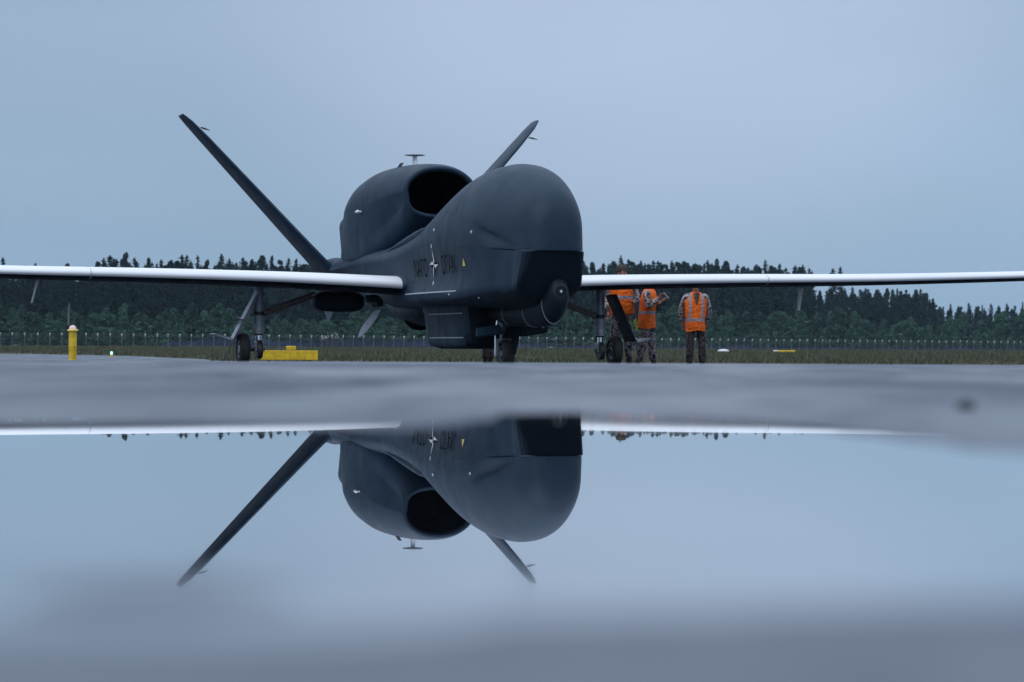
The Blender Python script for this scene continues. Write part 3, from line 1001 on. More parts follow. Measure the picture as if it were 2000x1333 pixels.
# pale door lip by the nose gear
mb = MB(DZ); mb.prism([(-.50, 2.75, .78), (-.10, 2.75, .84), (-.06, 2.62, .70), (-.54, 2.62, .64)], (0, .05, -.02))
mb.build('gear_door', M['hull'], nose_gear, bevel=.006)

# ---------------------------------------------------------------- main gear
UG, XG = 7.2, 3.225
for side in (-1, 1):
    g = MB()
    x = side * XG
    g.tube([(x, UG, 1.44), (x, UG, .92)], [.085, .08], 20)
    root_ = g.build('main_gear', M['metal'], craft, smooth=True)
    MB().lathe([(.075, .90), (.09, .905), (.09, .955), (.075, .96)], (x, UG, 0), 'z', 24).build('strut_collar', M['dark_metal'], root_, smooth=True)
    MB().lathe([(.052, .56), (.092, .56), (.098, .60), (.098, .66), (.085, .69), (.092, .74), (.092, .88), (.06, .90)], (x, UG, 0), 'z', 24).build('strut_cylinder', M['metal'], root_, smooth=True, angle=30)
    MB().lathe([(.062, .535), (.07, .54), (.07, .56), (.062, .565)], (x, UG, 0), 'z', 20).build('strut_seal', M['rubber'], root_, smooth=True)
    MB().tube([(x, UG, .54), (x, UG, .36)], .055, 18).build('strut_piston', M['chrome'], root_, smooth=True)
    MB().box((x, UG, .33), (.16, .16, .18)).build('axle_block', M['metal'], root_, bevel=.02)
    MB().tube([(x - side * .1, UG, .285), (x + side * .30, UG, .285)], .04, 14).build('axle', M['dark_metal'], root_, smooth=True)
    MB().prism([(x + side * .12, UG - .03, .50), (x + side * .12, UG + .03, .50), (x + side * .30, UG + .03, .68), (x + side * .30, UG - .03, .68)], (.02, 0, 0)).build('torque_link', M['metal'], root_) if False else None
    MB().tube([(x - side * .02, UG + .12, 1.42), (x - side * .02, UG + .14, .45)], .028, 10).build('brake_line', M['dark_metal'], root_, smooth=True)
    wheel(root_, (x + side * .285, UG, .285), .285, .185, .56)
    MB().lathe([(.09, -.045), (.165, -.045), (.17, -.03), (.17, .03), (.165, .045), (.09, .045)], (x - side * .0, UG - .02, .285), 'x', 28).build('brake_disc', M['dark_metal'], root_, smooth=True, angle=30)
    # side brace towards the fuselage
    a, b = Vector((x - side * .08, UG, .93)), Vector((side * 2.18, UG + .1, 1.27))
    if side > 0: b = Vector((side * 2.30, UG - .1, 1.22))
    mb = MB()
    d = (b - a)
    off = Vector((0, 0, .035))
    mb.tube([a + off, b + off], .024, 8); mb.tube([a - off, b - off], .024, 8)
    for k in range(1, 9): mb.box(a.lerp(b, k / 9), (.07, .04, .10))
    mb.build('side_brace', M['brown_metal'], root_, smooth=True, angle=40)
    MB().tube([(x + side * .06, UG - .05, .70), (x + side * .40, UG - .05, .86)], .014, 8).build('door_link', M['metal'], root_, smooth=True)
    # outer gear door splayed outwards, with a lip at its foot
    top = Vector((x + side * .13, UG - .45, 1.34)); bot = Vector((x + side * .56, UG - .45, .47))
    nrm = Vector((bot.z - top.z, 0, top.x - bot.x)).normalized() * .022
    def pt(v, y, k): return (v.x + nrm.x * k, v.y + y, v.z + nrm.z * k)
    mb = MB()
    ln = .50 if side > 0 else .60
    tp2 = top.lerp(bot, .02)
    mb.prism([pt(tp2, 0, -1.3), pt(tp2, 0, 1.3), pt(bot, .08, 1.3), pt(bot, .08, -1.3)], (0, ln, 0) if side > 0 else (.31 * ln, ln, 0))
    door = mb.build('gear_door', M['door_in'] if side < 0 else M['hull_dark'], root_, bevel=.008)
    if side < 0:
        mb = MB(); mb.prism([(bot.x + .03, bot.y, .47), (bot.x - .30, bot.y - .02, .56), (bot.x - .34, bot.y, .545), (bot.x - .20, bot.y, .50), (bot.x - .02, bot.y, .44)], (0, .45, 0))
        mb.build('door_lip', M['metal'], root_, bevel=.004)
        mid = top.lerp(bot, .62)
        mb = MB(); mb.box((mid.x - .06, mid.y - .02, mid.z), (.20, .05, .026)); mb.build('latch_bar', M['dark_metal'], root_)
    else:
        mb = MB(); mb.prism([(bot.x, bot.y, .50), (bot.x + .30, bot.y - .02, .53), (bot.x + .31, bot.y, .50), (bot.x + .02, bot.y, .43)], (0, .45, 0))
        mb.build('door_lip', M['metal'], root_, bevel=.004)
    # wires and pins hanging below the door
    mb = MB()
    for (dx, ex) in ((.0, -.0), (-.02, .22 if side < 0 else .02), (.04, .10)):
        mb.tube([(bot.x + side * dx, bot.y, .45), (bot.x + side * ex, bot.y - .1, .02)], .010, 6)
    mb.build('ground_wire', M['dark_metal'], root_)

# dark rounded fairing and hooked inner door under each wing
for side in (-1, 1):
    rings = []
    cx_ = side * 1.72
    for (y, k) in ((7.2, .62), (7.23, .86), (7.30, .97), (7.4, 1.0), (7.6, 1.0), (7.7, .9), (7.76, .6)):
        half = []
        for t in np.linspace(0, 2 * math.pi, 36, endpoint=False):
            c, s = math.cos(t), math.sin(t)
            half.append((cx_ + .47 * k * math.copysign(abs(c) ** .55, c), y, 1.27 + .19 * k * math.copysign(abs(s) ** .7, s)))
        rings.append(half)
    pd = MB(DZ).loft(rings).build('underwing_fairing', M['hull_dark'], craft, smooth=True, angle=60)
    mb = MB(DZ)
    xa = cx_ - side * -.20
    mb.prism([(xa - .095, 7.3, 1.12), (xa + .095, 7.3, 1.12), (xa + .012, 7.34, .91), (xa - .012, 7.34, .91)], (0, .02, 0))
    mb.build('fin_antenna', M['door_in'], pd)
    # hooked door: dark arch, pale blade
    xh = side * 1.20
    arc = []
    o_, i_ = [], []
    for k in range(9):
        a = R(110 - k * 14)
        o_.append((xh + (-side) * (.02 + .17 * math.cos(a)) * 1.0, 6.9, 1.20 + .20 * math.sin(a)))
        i_.append((xh + (-side) * (.02 + .07 * math.cos(a)) * 1.0, 6.9, 1.18 + .09 * math.sin(a)))
    mb = MB(DZ)
    for k in range(8):
        mb.prism([o_[k], o_[k + 1], i_[k + 1], i_[k]], (0, .45, 0))
    hk = mb.build('door_hinge_arch', M['hull_dark'], craft, smooth=True, angle=40)
    mb = MB(DZ)
    s_ = -side
    mb.prism([(xh + s_ * .13, 6.88, 1.13), (xh + s_ * .01, 6.88, 1.10), (xh - s_ * .21, 6.88, .82), (xh - s_ * .29, 6.88, .62), (xh - s_ * .24, 6.88, .63), (xh - s_ * .12, 6.88, .74), (xh + s_ * .06, 6.88, .97)], (0, .03, 0))
    mb.build('inner_gear_door', M['door_in'], hk, bevel=.005)

# ================================================================== FOREST
def leaf_mat(name, c1, c2, c3):
    m = principled(name, c1, .75, spec=.2)
    L = m.node_tree.links.new
    b = m.node_tree.nodes['Principled BSDF']
    v = coord(m)
    n = nd(m, 'ShaderNodeTexNoise', Scale=.45, Detail=5.0, Roughness=.7)
    L(v, n.inputs['Vector'])
    r = nd(m, 'ShaderNodeValToRGB')
    r.color_ramp.elements[0].position = .33; r.color_ramp.elements[0].color = (*c1, 1)
    r.color_ramp.elements[1].position = .7; r.color_ramp.elements[1].color = (*c3, 1)
    e = r.color_ramp.elements.new(.5); e.color = (*c2, 1)
    L(n.outputs['Fac'], r.inputs[0])
    oi = nd(m, 'ShaderNodeObjectInfo')
    mr = nd(m, 'ShaderNodeMapRange'); mr.inputs['To Min'].default_value = .65; mr.inputs['To Max'].default_value = 1.35
    L(oi.outputs['Random'], mr.inputs['Value'])
    vm_ = nd(m, 'ShaderNodeVectorMath', operation='SCALE')
    L(r.outputs[0], vm_.inputs[0]); L(mr.outputs[0], vm_.inputs['Scale'])
    L(vm_.outputs[0], b.inputs['Base Color'])
    return m
M['spruce'] = leaf_mat('spruce_needles', (.007, .020, .024), (.012, .030, .032), (.020, .044, .044))
M['pine'] = leaf_mat('pine_needles', (.009, .024, .026), (.015, .036, .035), (.024, .050, .045))
M['birch'] = leaf_mat('birch_leaves', (.018, .050, .036), (.034, .082, .055), (.062, .122, .080))
M['bark'] = weathered('bark', (.05, .04, .035), (.12, .10, .09), (.8, .95), 3)
M['pale_bark'] = weathered('pale_bark', (.32, .30, .27), (.12, .11, .10), (.7, .9), 2)

def tri_cloud(centres, size, rs, flat=.0):
    """one small leaf-clump triangle per centre"""
    n = len(centres)
    a = rs.normal(size=(n, 3)); a[:, 2] *= (1 - flat)
    a /= np.linalg.norm(a, axis=1)[:, None]
    b = rs.normal(size=(n, 3)); b[:, 2] *= (1 - flat)
    b -= (a * b).sum(1)[:, None] * a
    b /= np.linalg.norm(b, axis=1)[:, None]
    s = size * rs.uniform(.6, 1.4, n)[:, None]
    v = np.stack([centres + a * s, centres - a * s * .5 + b * s * .85, centres - a * s * .5 - b * s * .85], 1).reshape(-1, 3)
    f = np.arange(3 * n).reshape(-1, 3)
    return v, f

def conifer_mesh(seed, h, w, n, kind='spruce'):
    rs = np.random.RandomState(seed)
    pts = []
    tiers = int(h * 1.5)
    base = .10 if kind == 'spruce' else .35
    for i in range(tiers):
        t = i / tiers
        z = h * (base + (1 - base) * t)
        rad = w * (1 - t) ** .75 * rs.uniform(.72, 1.2) + .22
        nb = max(4, int(9 * (1 - t) + 4))
        for k in range(nb):
            az = rs.uniform(0, 2 * math.pi); ln = rad * rs.uniform(.55, 1.2)
            m_ = max(3, int(n / tiers / nb * (.35 + 1.3 * (1 - t))))
            u = rs.uniform(.05, 1, m_) ** .7
            x = np.cos(az) * u * ln; y = np.sin(az) * u * ln
            zz = z - u * ln * (.38 if kind == 'spruce' else -.10) + rs.normal(0, .14, m_)
            pts.append(np.stack([x + rs.normal(0, .16, m_) * (u + .3), y + rs.normal(0, .16, m_) * (u + .3), zz], 1))
    pts.append(np.stack([rs.normal(0, .10, 40), rs.normal(0, .10, 40), h * (1.0 - np.abs(rs.normal(0, .035, 40)))], 1))
    return tri_cloud(np.concatenate(pts), .21, rs, .45)

def round_mesh(seed, h, w, n, base=.25, lumps=16, sz=.30):
    rs = np.random.RandomState(seed)
    pts = []
    for i in range(lumps):
        t = rs.uniform(0, 1)
        z = h * (base + (.97 - base) * t)
        prof = math.sin(math.pi * min(1, .22 + .72 * t)) ** .7 if base < .3 else (min(1, (t + .15) * 3) * (1.02 - t) ** .62)
        az = rs.uniform(0, 2 * math.pi); rr = w * prof * rs.uniform(.15, .75)
        c = np.array([math.cos(az) * rr, math.sin(az) * rr, z])
        r = w * rs.uniform(.26, .50) * (1.1 - (.55 if base < .3 else .72) * t)
        k = n // lumps
        d = rs.normal(size=(k, 3)); d /= np.linalg.norm(d, axis=1)[:, None]
        d *= (rs.uniform(.35, 1.08, k) ** .6)[:, None]
        pts.append(c + d * np.array([r, r, r * 1.15]))
    return tri_cloud(np.concatenate(pts), sz, rs, .25)

def clip_top(v, f, h):
    return v, f

TREES = {}
def add_variant(key, v, f, mat, tr_h, tr_r, bark):
    me = np_mesh(key + '_crown', v, f, 3, mat)
    mb = MB(); mb.tube([(0, 0, -.3), (.05, 0, tr_h * .45), (0, .05, tr_h * .93)], [tr_r, tr_r * .7, tr_r * .15], 7)
    t = mb.build('trunk', bark)
    tm = t.data; bpy.data.objects.remove(t)
    TREES[key] = (me, tm)
for i in range(5):
    v, f = conifer_mesh(10 + i, 20, 2.5 + .35 * (i % 3), 4800)
    add_variant('spruce%d' % i, v, f, M['spruce'], 20, .22, M['bark'])
for i in range(4):
    v, f = round_mesh(30 + i, 20, 2.9 + .3 * i, 5200, .34, 30, .24)
    add_variant('pine%d' % i, v, f, M['pine'], 19, .20, M['bark'])
for i in range(4):
    v, f = round_mesh(50 + i, 9, 2.9 + .3 * i, 3000, .04, 20, .26)
    add_variant('birch%d' % i, v, f, M['birch'], 8.2, .09, M['pale_bark'])

def make_tree(kind, x, y, h, w, label, group=None, z=None):
    me, tm = TREES[kind]
    base_h = 9.0 if kind.startswith('birch') else 20.0
    nm = {'s': 'spruce_tree', 'p': 'pine_tree', 'b': 'young_birch'}[kind[0]]
    r = empty(nm, (x, y, float(terrain_z(x, y)) if z is None else z), RT.uniform(0, 6.28))
    s = h / base_h
    r.scale = (s * w, s * w, s)
    tag(r, label, 'tree', group)
    link('crown', me, r); link('trunk', tm, r)
    return r
RT = random.Random(5)

# fence line runs away to the right
FA, FD = Vector((-100, 500)), Vector((136, 180)).normalized()
FD = Vector((236, 190)).normalized()
FN = Vector((-FD.y, FD.x))
def fence_pt(s, off=0): return FA + FD * s + FN * off
def px_to(px, off):
    """point on a line parallel to the fence that lies on a bearing"""
    k = (px - 1000) / 5000
    A = FA + FN * off
    t = (k * A.y - A.x) / (FD.x - k * FD.y)
    return A + FD * t
def h_for(px, ypx, p):
    return (680 + .005 * (px - 1000) - ypx) * p.y / 5000 + CAMZ

# skyline: (x, y of the top) read in the photograph, one tree each
SKY = [(5, 503, 's'), (68, 515, 's'), (130, 512, 'p'), (188, 514, 'p'), (214, 499, 's'), (226, 506, 's'), (244, 490, 'p'), (262, 503, 's'), (290, 498, 'p'), (314, 507, 's'),
       (331, 506, 'p'), (354, 498, 's'), (364, 498, 's'), (385, 499, 's'), (403, 505, 'p'), (432, 497, 's'), (450, 508, 'p'), (474, 504, 's'), (490, 505, 'p'), (512, 497, 'p'),
       (530, 500, 's'), (547, 502, 'p'), (563, 504, 's'), (578, 506, 's'), (596, 512, 'p'), (612, 515, 's'), (640, 514, 'p'), (1137, 508, 'p'), (1158, 507, 'p'), (1178, 515, 's'), (1200, 511, 's'), (1212, 500, 's'),
       (1230, 518, 'p'), (1243, 522, 's'), (1259, 515, 's'), (1282, 519, 's'), (1289, 514, 's'), (1302, 511, 'p'), (1325, 511, 'p'), (1342, 512, 'p'), (1362, 516, 'p'), (1381, 509, 's'),
       (1400, 503, 'p'), (1418, 508, 'p'), (1440, 520, 'p'), (1452, 521, 's'), (1475, 515, 'p'), (1494, 508, 's'), (1508, 514, 'p'), (1522, 516, 's'), (1553, 519, 's'), (1567, 518, 's'), (1626, 525, 's'), (1641, 522, 's'),
       (1600, 566, 'p'), (1622, 562, 'p'), (1664, 561, 's'), (1690, 563, 's'), (1712, 564, 'p'), (1732, 562, 'p'), (1752, 564, 's'), (1770, 562, 'p'), (1788, 564, 'p'), (1805, 572, 'p'), (1822, 580, 'p'),
       (1842, 599, 's'), (1856, 594, 's'), (1872, 598, 'p'), (1892, 592, 's'), (1906, 599, 's'), (1918, 596, 's'), (1935, 594, 's'), (1950, 597, 's'), (1966, 593, 's'), (1982, 597, 's'), (1997, 590, 's'), (2015, 592, 's'), (-20, 508, 's'), (-45, 512, 'p')]
WORD = {'s': 'spruce', 'p': 'pine'}
def where_x(px):
    if px < 180: return 'at far left'
    if px < 450: return 'left of the tail fin'
    if px < 700: return 'behind the left tail fin'
    if px < 1250: return 'right of the nose'
    if px < 1420: return 'above the men'
    if px < 1700: return 'right of the men'
    return 'under far right wing'
cnt = {}
for i, (px, py, k) in enumerate(SKY):
    p = px_to(px, 66 if px < 1835 else 130)
    h = h_for(px, py, p)
    key = ('spruce%d' % (i % 5)) if k == 's' else ('pine%d' % (i % 4))
    zone = where_x(px)
    n_ = cnt.get((zone, k), 0); cnt[(zone, k)] = n_ + 1
    ordw = ['first', 'second', 'third', 'fourth', 'fifth', 'sixth', 'seventh', 'eighth', 'ninth', 'tenth', 'eleventh', 'twelfth', 'thirteenth'][n_]
    lab = 'dark %s on the skyline %s, %s from left' % (WORD[k], zone, ordw)
    w_ = RT.uniform(.78, 1.15) if k == 's' else RT.uniform(.66, .95)
    make_tree(key, p.x, p.y, h, w_, lab, 'trees standing at the forest skyline')

# the body of the wood between and behind: one mass
def copies_mesh(name, items):
    """join placed copies of tree crowns into one mesh; items: (kind, x, y, z, h, w, rot)"""
    V, F, n = [], [], 0
    mats, mi = [], []
    for (kind, x, y, z, h, w, rot) in items:
        me = TREES[kind][0]
        co = np.empty(len(me.vertices) * 3, np.float32); me.vertices.foreach_get('co', co); co = co.reshape(-1, 3)
        keep = slice(0, len(co))
        fi = np.arange(len(co)).reshape(-1, 3)
        step = 2
        fi = fi[::step]
        co = co[fi.ravel()].reshape(-1, 3, 3)
        ctr = co.mean(1, keepdims=True); co = (ctr + (co - ctr) * 1.35).reshape(-1, 3)
        s = h / (9.0 if kind.startswith('birch') else 20.0)
        c_, s_ = math.cos(rot), math.sin(rot)
        o = np.stack([(co[:, 0] * c_ - co[:, 1] * s_) * s * w + x, (co[:, 0] * s_ + co[:, 1] * c_) * s * w + y, co[:, 2] * s + z], 1)
        V.append(o); F.append(np.arange(len(o)).reshape(-1, 3) + n); n += len(o)
        m = me.materials[0]
        if m not in mats: mats.append(m)
        mi.append(np.full(len(o) // 3, mats.index(m)))
    me = np_mesh(name, np.concatenate(V), np.concatenate(F), 3)
    for m in mats: me.materials.append(m)
    me.polygons.foreach_set('material_index', np.concatenate(mi).astype(np.int32))
    return link(name, me)
SKX = np.array([a[0] for a in sorted(SKY)], float); SKYY = np.array([a[1] for a in sorted(SKY)], float)
items = []
def canopy(px):
    if px < 182: return 523
    if px < 1430: return 513 + 3 * math.sin(px * .05) + 2.5 * math.sin(px * .023)
    if px < 1585: return 521
    if px < 1800: return 568
    if px < 1835: return 568 + (px - 1800) * .8
    return 601
px = -160.0
while px < 2200:
    for row, off in enumerate((58, 74, 92)):
        q = px + RT.uniform(-7, 7)
        far = 0
        if q > 1830: far = 60
        p = px_to(q, off + far + RT.uniform(-5, 5))
        top = canopy(q) + RT.uniform(-5, 6) + (2 - row) * 7
        if 655 < q < 1130: top = RT.uniform(510, 520)
        kd = ('spruce%d' % RT.randrange(5)) if RT.random() < .5 else ('pine%d' % RT.randrange(4))
        items.append((kd, p.x, p.y, float(terrain_z(p.x, p.y)), h_for(q, top, p), RT.uniform(.8, 1.05), RT.uniform(0, 6.28)))
    px += 10.5
wood = copies_mesh('dense_wood', items)
tag(wood, 'dense dark wood of spruce and pine filling the background', kind='stuff')

# belt of young birches and bushes behind the fence, each its own
px = -60.0
i = 0
BZ = ['at the far left edge', 'behind the yellow marker post', 'left of the landing gear', 'between left landing gear and fuselage', 'under the fuselage', 'right of the nose wheel', 'behind the two men', 'behind the man standing alone', 'right of the man standing alone', 'above the distant yellow board', 'under the far right wing', 'at the far right edge']
bx_ = [60, 260, 450, 640, 900, 1100, 1290, 1400, 1500, 1640, 1850, 3000]
cnt = {}
while px < 2080:
    q = px + RT.uniform(-8, 8)
    p = px_to(q, RT.uniform(14, 34))
    edge_h = 612 + 7 * math.sin(q * .011 + 1) + RT.uniform(-13, 12)
    if q < 250: edge_h -= 12
    if q > 1700: edge_h += 8
    h = h_for(q, edge_h, p)
    z_ = next(j for j, b in enumerate(bx_) if q < b)
    n_ = cnt.get(z_, 0); cnt[z_] = n_ + 1
    ordw = ['first', 'second', 'third', 'fourth', 'fifth', 'sixth', 'seventh', 'eighth', 'ninth', 'tenth', 'eleventh', 'twelfth'][n_]
    make_tree('birch%d' % RT.randrange(4), p.x, p.y, h, RT.uniform(.75, 1.1), 'bushy green young birch %s, %s from left' % (BZ[z_], ordw), 'young birches in the belt behind the fence')
    px += 27
    i += 1
# lower scrub filling the foot of the belt
items = []
px = -160.0
while px < 2200:
    for off in (9, 24, 42):
        q = px + RT.uniform(-8, 8)
        p = px_to(q, off + RT.uniform(-3, 3))
        hh = RT.uniform(3.2, 5.2) + (off - 9) * .07
        items.append(('birch%d' % RT.randrange(4), p.x, p.y, float(terrain_z(p.x, p.y)) - .3, hh, RT.uniform(1.2, 1.7), RT.uniform(0, 6.28)))
    px += 26
tag(copies_mesh('scrub', items), 'low dark green scrub along the foot of the trees', kind='stuff')

# two pale bare trunks in the wood
for (px_, y0, y1, lab) in ((134, 617, 592, 'short pale bare birch trunk showing in the dark wood above the yellow post'), (1106, 660, 620, 'thin dark leaning dead trunk right of the nose, in front of the trees')):
    p = px_to(px_, 10)
    zt, zb = h_for(px_, y1, p), h_for(px_, y0, p)
    r = empty('dead_tree', (p.x, p.y, 0))
    tag(r, lab, 'tree')
    ln = .5 if px_ > 1000 else .12
    mt = M['pale_bark'] if px_ < 1000 else M['bark']
    MB().tube([(-ln, 0, -.2), (-ln * .4, 0, zb), (ln * .6, 0, zt)], [.13, .11, .05], 8).build('trunk', mt, r, smooth=True)
    MB().tube([(0, 0, zb + (zt - zb) * .6), (.5, .1, zb + (zt - zb) * .85)], [.04, .015], 6).build('limb', mt, r)

# ================================================================== FENCE
fence = empty('perimeter_fence', (FA.x, FA.y, 0), math.atan2(FD.y, FD.x))
tag(fence, 'grey chain-link airfield fence with angled post tops along the trees', 'fence')
mb = MB()
mb.tube([(0, 0, -.2), (0, 0, 2.28)], .045, 6)
post_me = mb.build('post', M['galv']).data
arm = MB().tube([(0, 0, 2.25), (-.16, -.30, 2.76)], [.06, .13], 6).build('post_arm', M['galv'])
arm_me = arm.data
for o in [o for o in COL.objects if o.name in ('post', 'post_arm')]: bpy.data.objects.remove(o)
NP0, NP1 = -14, 118
SP = 2.72
m_white = principled('bright_arm', (.72, .76, .74), .5)
arm_me.materials.clear(); arm_me.materials.append(m_white)
for k in range(NP0, NP1):
    o = link('post', post_me, fence); o.location = (k * SP, 0, RT.uniform(-.03, .03))
    o.rotation_euler = (RT.uniform(-.03, .03), RT.uniform(-.03, .03), 0)
    a_ = link('post_arm', arm_me, o)
L_ = (NP1 - NP0) * SP
m = principled('chain_link', (.20, .22, .24), .5, .3)
b = m.node_tree.nodes['Principled BSDF']
v = coord(m, (1, 1, 1), 'Object', (0, R(45), 0))
ck = nd(m, 'ShaderNodeTexBrick')
ck.inputs['Scale'].default_value = 12.0
ck.offset = 0.0
ck.inputs['Mortar Size'].default_value = .03
ck.inputs['Brick Width'].default_value = .5; ck.inputs['Row Height'].default_value = .5
sp_ = nd(m, 'ShaderNodeSeparateXYZ'); cb_ = nd(m, 'ShaderNodeCombineXYZ')
m.node_tree.links.new(v, sp_.inputs[0])
m.node_tree.links.new(sp_.outputs[0], cb_.inputs[0]); m.node_tree.links.new(sp_.outputs[2], cb_.inputs[1])
m.node_tree.links.new(cb_.outputs[0], ck.inputs['Vector'])
am = nd(m, 'ShaderNodeMath', operation='MULTIPLY'); am.inputs[1].default_value = .30
m.node_tree.links.new(ck.outputs['Fac'], am.inputs[0]); m.node_tree.links.new(am.outputs[0], b.inputs['Alpha'])
mb = MB()
mb.add([(NP0 * SP, .05, .02), (NP1 * SP, .05, .02), (NP1 * SP, .05, 2.25), (NP0 * SP, .05, 2.25)], [(0, 1, 2, 3)])
mb.build('chain_link_mesh', m, fence)
mb = MB()
for (y, z) in ((.05, 2.26), (-.12, 2.42), (-.24, 2.57), (-.36, 2.71)):
    mb.tube([(NP0 * SP, y, z), (NP1 * SP, y, z)], .006, 4)
mb.build('fence_wire', M['galv'], fence)

# ================================================================== GRASS, FLOWERS
def blades(n, area, hfun, wfun, rs, mat, name, lean=.35):
    xy = area(n)
    x, y = xy[:, 0], xy[:, 1]
    n = len(x)
    z = terrain_z(x, y) - .03
    h, w = hfun(x, y) * rs.uniform(.5, 1.5, n), wfun(x, y) * rs.uniform(.6, 1.4, n)
    an = rs.uniform(0, math.pi, n)
    dx, dy = np.cos(an) * w * .5, np.sin(an) * w * .5
    lx, ly = rs.normal(0, lean, n) * h, rs.normal(0, lean, n) * h
    v = np.stack([np.stack([x - dx, y - dy, z], 1), np.stack([x + dx, y + dy, z], 1), np.stack([x + lx, y + ly, z + h], 1)], 1).reshape(-1, 3)
    return link(name, np_mesh(name, v, np.arange(3 * n).reshape(-1, 3), 3, mat))
def grass_mat(name, cs, sc=.25):
    m = principled(name, cs[0], .8, spec=.15)
    L = m.node_tree.links.new
    v = coord(m, (1, .35, 1))
    n = nd(m, 'ShaderNodeTexNoise', Scale=sc, Detail=6.0, Roughness=.7)
    L(v, n.inputs['Vector'])
    r = nd(m, 'ShaderNodeValToRGB')
    r.color_ramp.elements[0].position = .3; r.color_ramp.elements[1].position = .72
    r.color_ramp.elements[0].color = (*cs[0], 1); r.color_ramp.elements[1].color = (*cs[2], 1)
    e = r.color_ramp.elements.new(.5); e.color = (*cs[1], 1)
    L(n.outputs['Fac'], r.inputs[0]); L(r.outputs[0], m.node_tree.nodes['Principled BSDF'].inputs['Base Color'])
    return m
M['grass'] = grass_mat('grass', [(.042, .060, .036), (.084, .090, .056), (.135, .118, .085)], .6)
M['stalk'] = principled('dry_stalk', (.25, .22, .15), .8)
M['flower'] = grass_mat('lupins', [(.020, .035, .050), (.035, .045, .095), (.085, .07, .17)], .12)
rs = np.random.RandomState(4)
def field_area(n):
    y = 56.3 * (500 / 56.3) ** (rs.uniform(0, 1, n) ** 1.15)
    x = rs.uniform(-.25, .25, n) * y
    x = np.clip(x, -120, 120)
    k = y > apron_edge(x) + .05
    d = (x - FA.x) * FN.x + (y - FA.y) * FN.y
    k &= d < 6
    return np.stack([x[k], y[k]], 1)
g = blades(120000, field_area, lambda x, y: .07 + .00055 * y, lambda x, y: .012 + .0005 * y, rs, M['grass'], 'grass')
tag(g, 'rough olive and brown grass over the airfield strip', kind='stuff')
def far_area(n):
    s = rs.uniform(-30, 330, n); o = rs.uniform(-260, 4, n)
    x = FA.x + FD.x * s + FN.x * o; y = FA.y + FD.y * s + FN.y * o
    k = (y > 240)
    return np.stack([x[k], y[k]], 1)
g = blades(40000, far_area, lambda x, y: .32 + 0 * y, lambda x, y: .22 + 0 * y, rs, M['grass'], 'grass')
tag(g, 'taller uneven grass in front of the fence', kind='stuff')
def stalk_area(n):
    y = rs.uniform(57, 140, n); x = rs.uniform(-.22, .22, n) * y
    k = (y > apron_edge(x) + .2)
    return np.stack([x[k], y[k]], 1)
g = blades(340, stalk_area, lambda x, y: .26 + 0 * y, lambda x, y: .012 + 0 * y, rs, M['stalk'], 'dry_stalks', .1)
tag(g, 'thin pale dry stalks sticking up from the grass', kind='stuff')
# blue lupin bank behind the fence
def bank_area(n):
    s = rs.uniform(40, 330, n); o = rs.uniform(1, 9, n)
    return np.stack([FA.x + FD.x * s + FN.x * o, FA.y + FD.y * s + FN.y * o], 1)
def bank_h(x, y):
    s = (x - FA.x) * FD.x + (y - FA.y) * FD.y
    o = (x - FA.x) * FN.x + (y - FA.y) * FN.y
    return (.5 + 1.2 * np.clip(o / 8, 0, 1)) * (.5 + .5 * sstep(30, 60, s)) * (1 - .45 * sstep(125, 160, s)) * (1 + .35 * VN1(s * .15, o * .2))
g = blades(60000, bank_area, bank_h, lambda x, y: .30 + 0 * y, rs, M['flower'], 'wildflower_bank', .25)
tag(g, 'blue-violet lupins growing thick along the fence', kind='stuff')

# clumps of white blossom by the fence
def blossom(px_, ypx, w, off, n, label, sz=.14):
    p = px_to(px_, off)
    zc = h_for(px_, ypx, p)
    r = empty('flowering_weed', (p.x, p.y, 0)); tag(r, label, 'plant')
    q = np.random.RandomState(int(px_))
    c = np.stack([q.normal(0, w, n), q.normal(0, .3, n), np.maximum(.3, zc + q.normal(0, w * .35, n))], 1)
    v, f = tri_cloud(c, sz, q)
    link('blossom', np_mesh('blossom', v, f, 3, M['white_mark']), r)
    mb = MB()
    for k in range(0, n, 3): mb.tube([(c[k][0] * .8, 0, 0), tuple(c[k])], .02, 4)
    mb.build('stem', M['grass'], r)
blossom(637, 660, .9, 1, 26, 'pale pinkish blossom clump by the fence below the dark underwing fairing')
blossom(655, 657, .9, 2, 22, 'pale straggly blossom clump just left of the hanging gear door')
blossom(1076, 679, .45, -2, 16, 'white-flowered weed by the fence right of the nose wheel')
blossom(30, 677, .5, -3, 10, 'small white-flowered weed by the fence at the far left')

# ================================================================== AIRFIELD FURNITURE
def ground_at(px_, D): return Vector(((px_ - 1000) / 5000 * D, D, 0))
p = ground_at(142, 57.5)
r = empty('marker_post', (p.x, p.y, 0)); tag(r, 'yellow cylindrical marker post with pale pink lamp dome on the apron edge', 'marker post')
MB().lathe([(.095, 0), (.095, .02), (.088, .03), (.088, .30), (.091, .31), (.091, .34), (.088, .35), (.088, .655)], (0, 0, 0), 'z', 28).build('post', M['yellow'], r, smooth=True, angle=30)
MB().lathe([(.088, .655), (.122, .66), (.122, .685), (.112, .70), (.085, .705)], (0, 0, 0), 'z', 28).build('collar', M['yellow_mark'], r, smooth=True, angle=30)
m = principled('lamp_glass', (.85, .62, .62), .25)
MB().lathe([(.080, .70), (.080, .72), (.070, .755), (.045, .780), (.01, .79)], (0, 0, 0), 'z', 24).build('lamp_dome', m, r, smooth=True, angle=60)

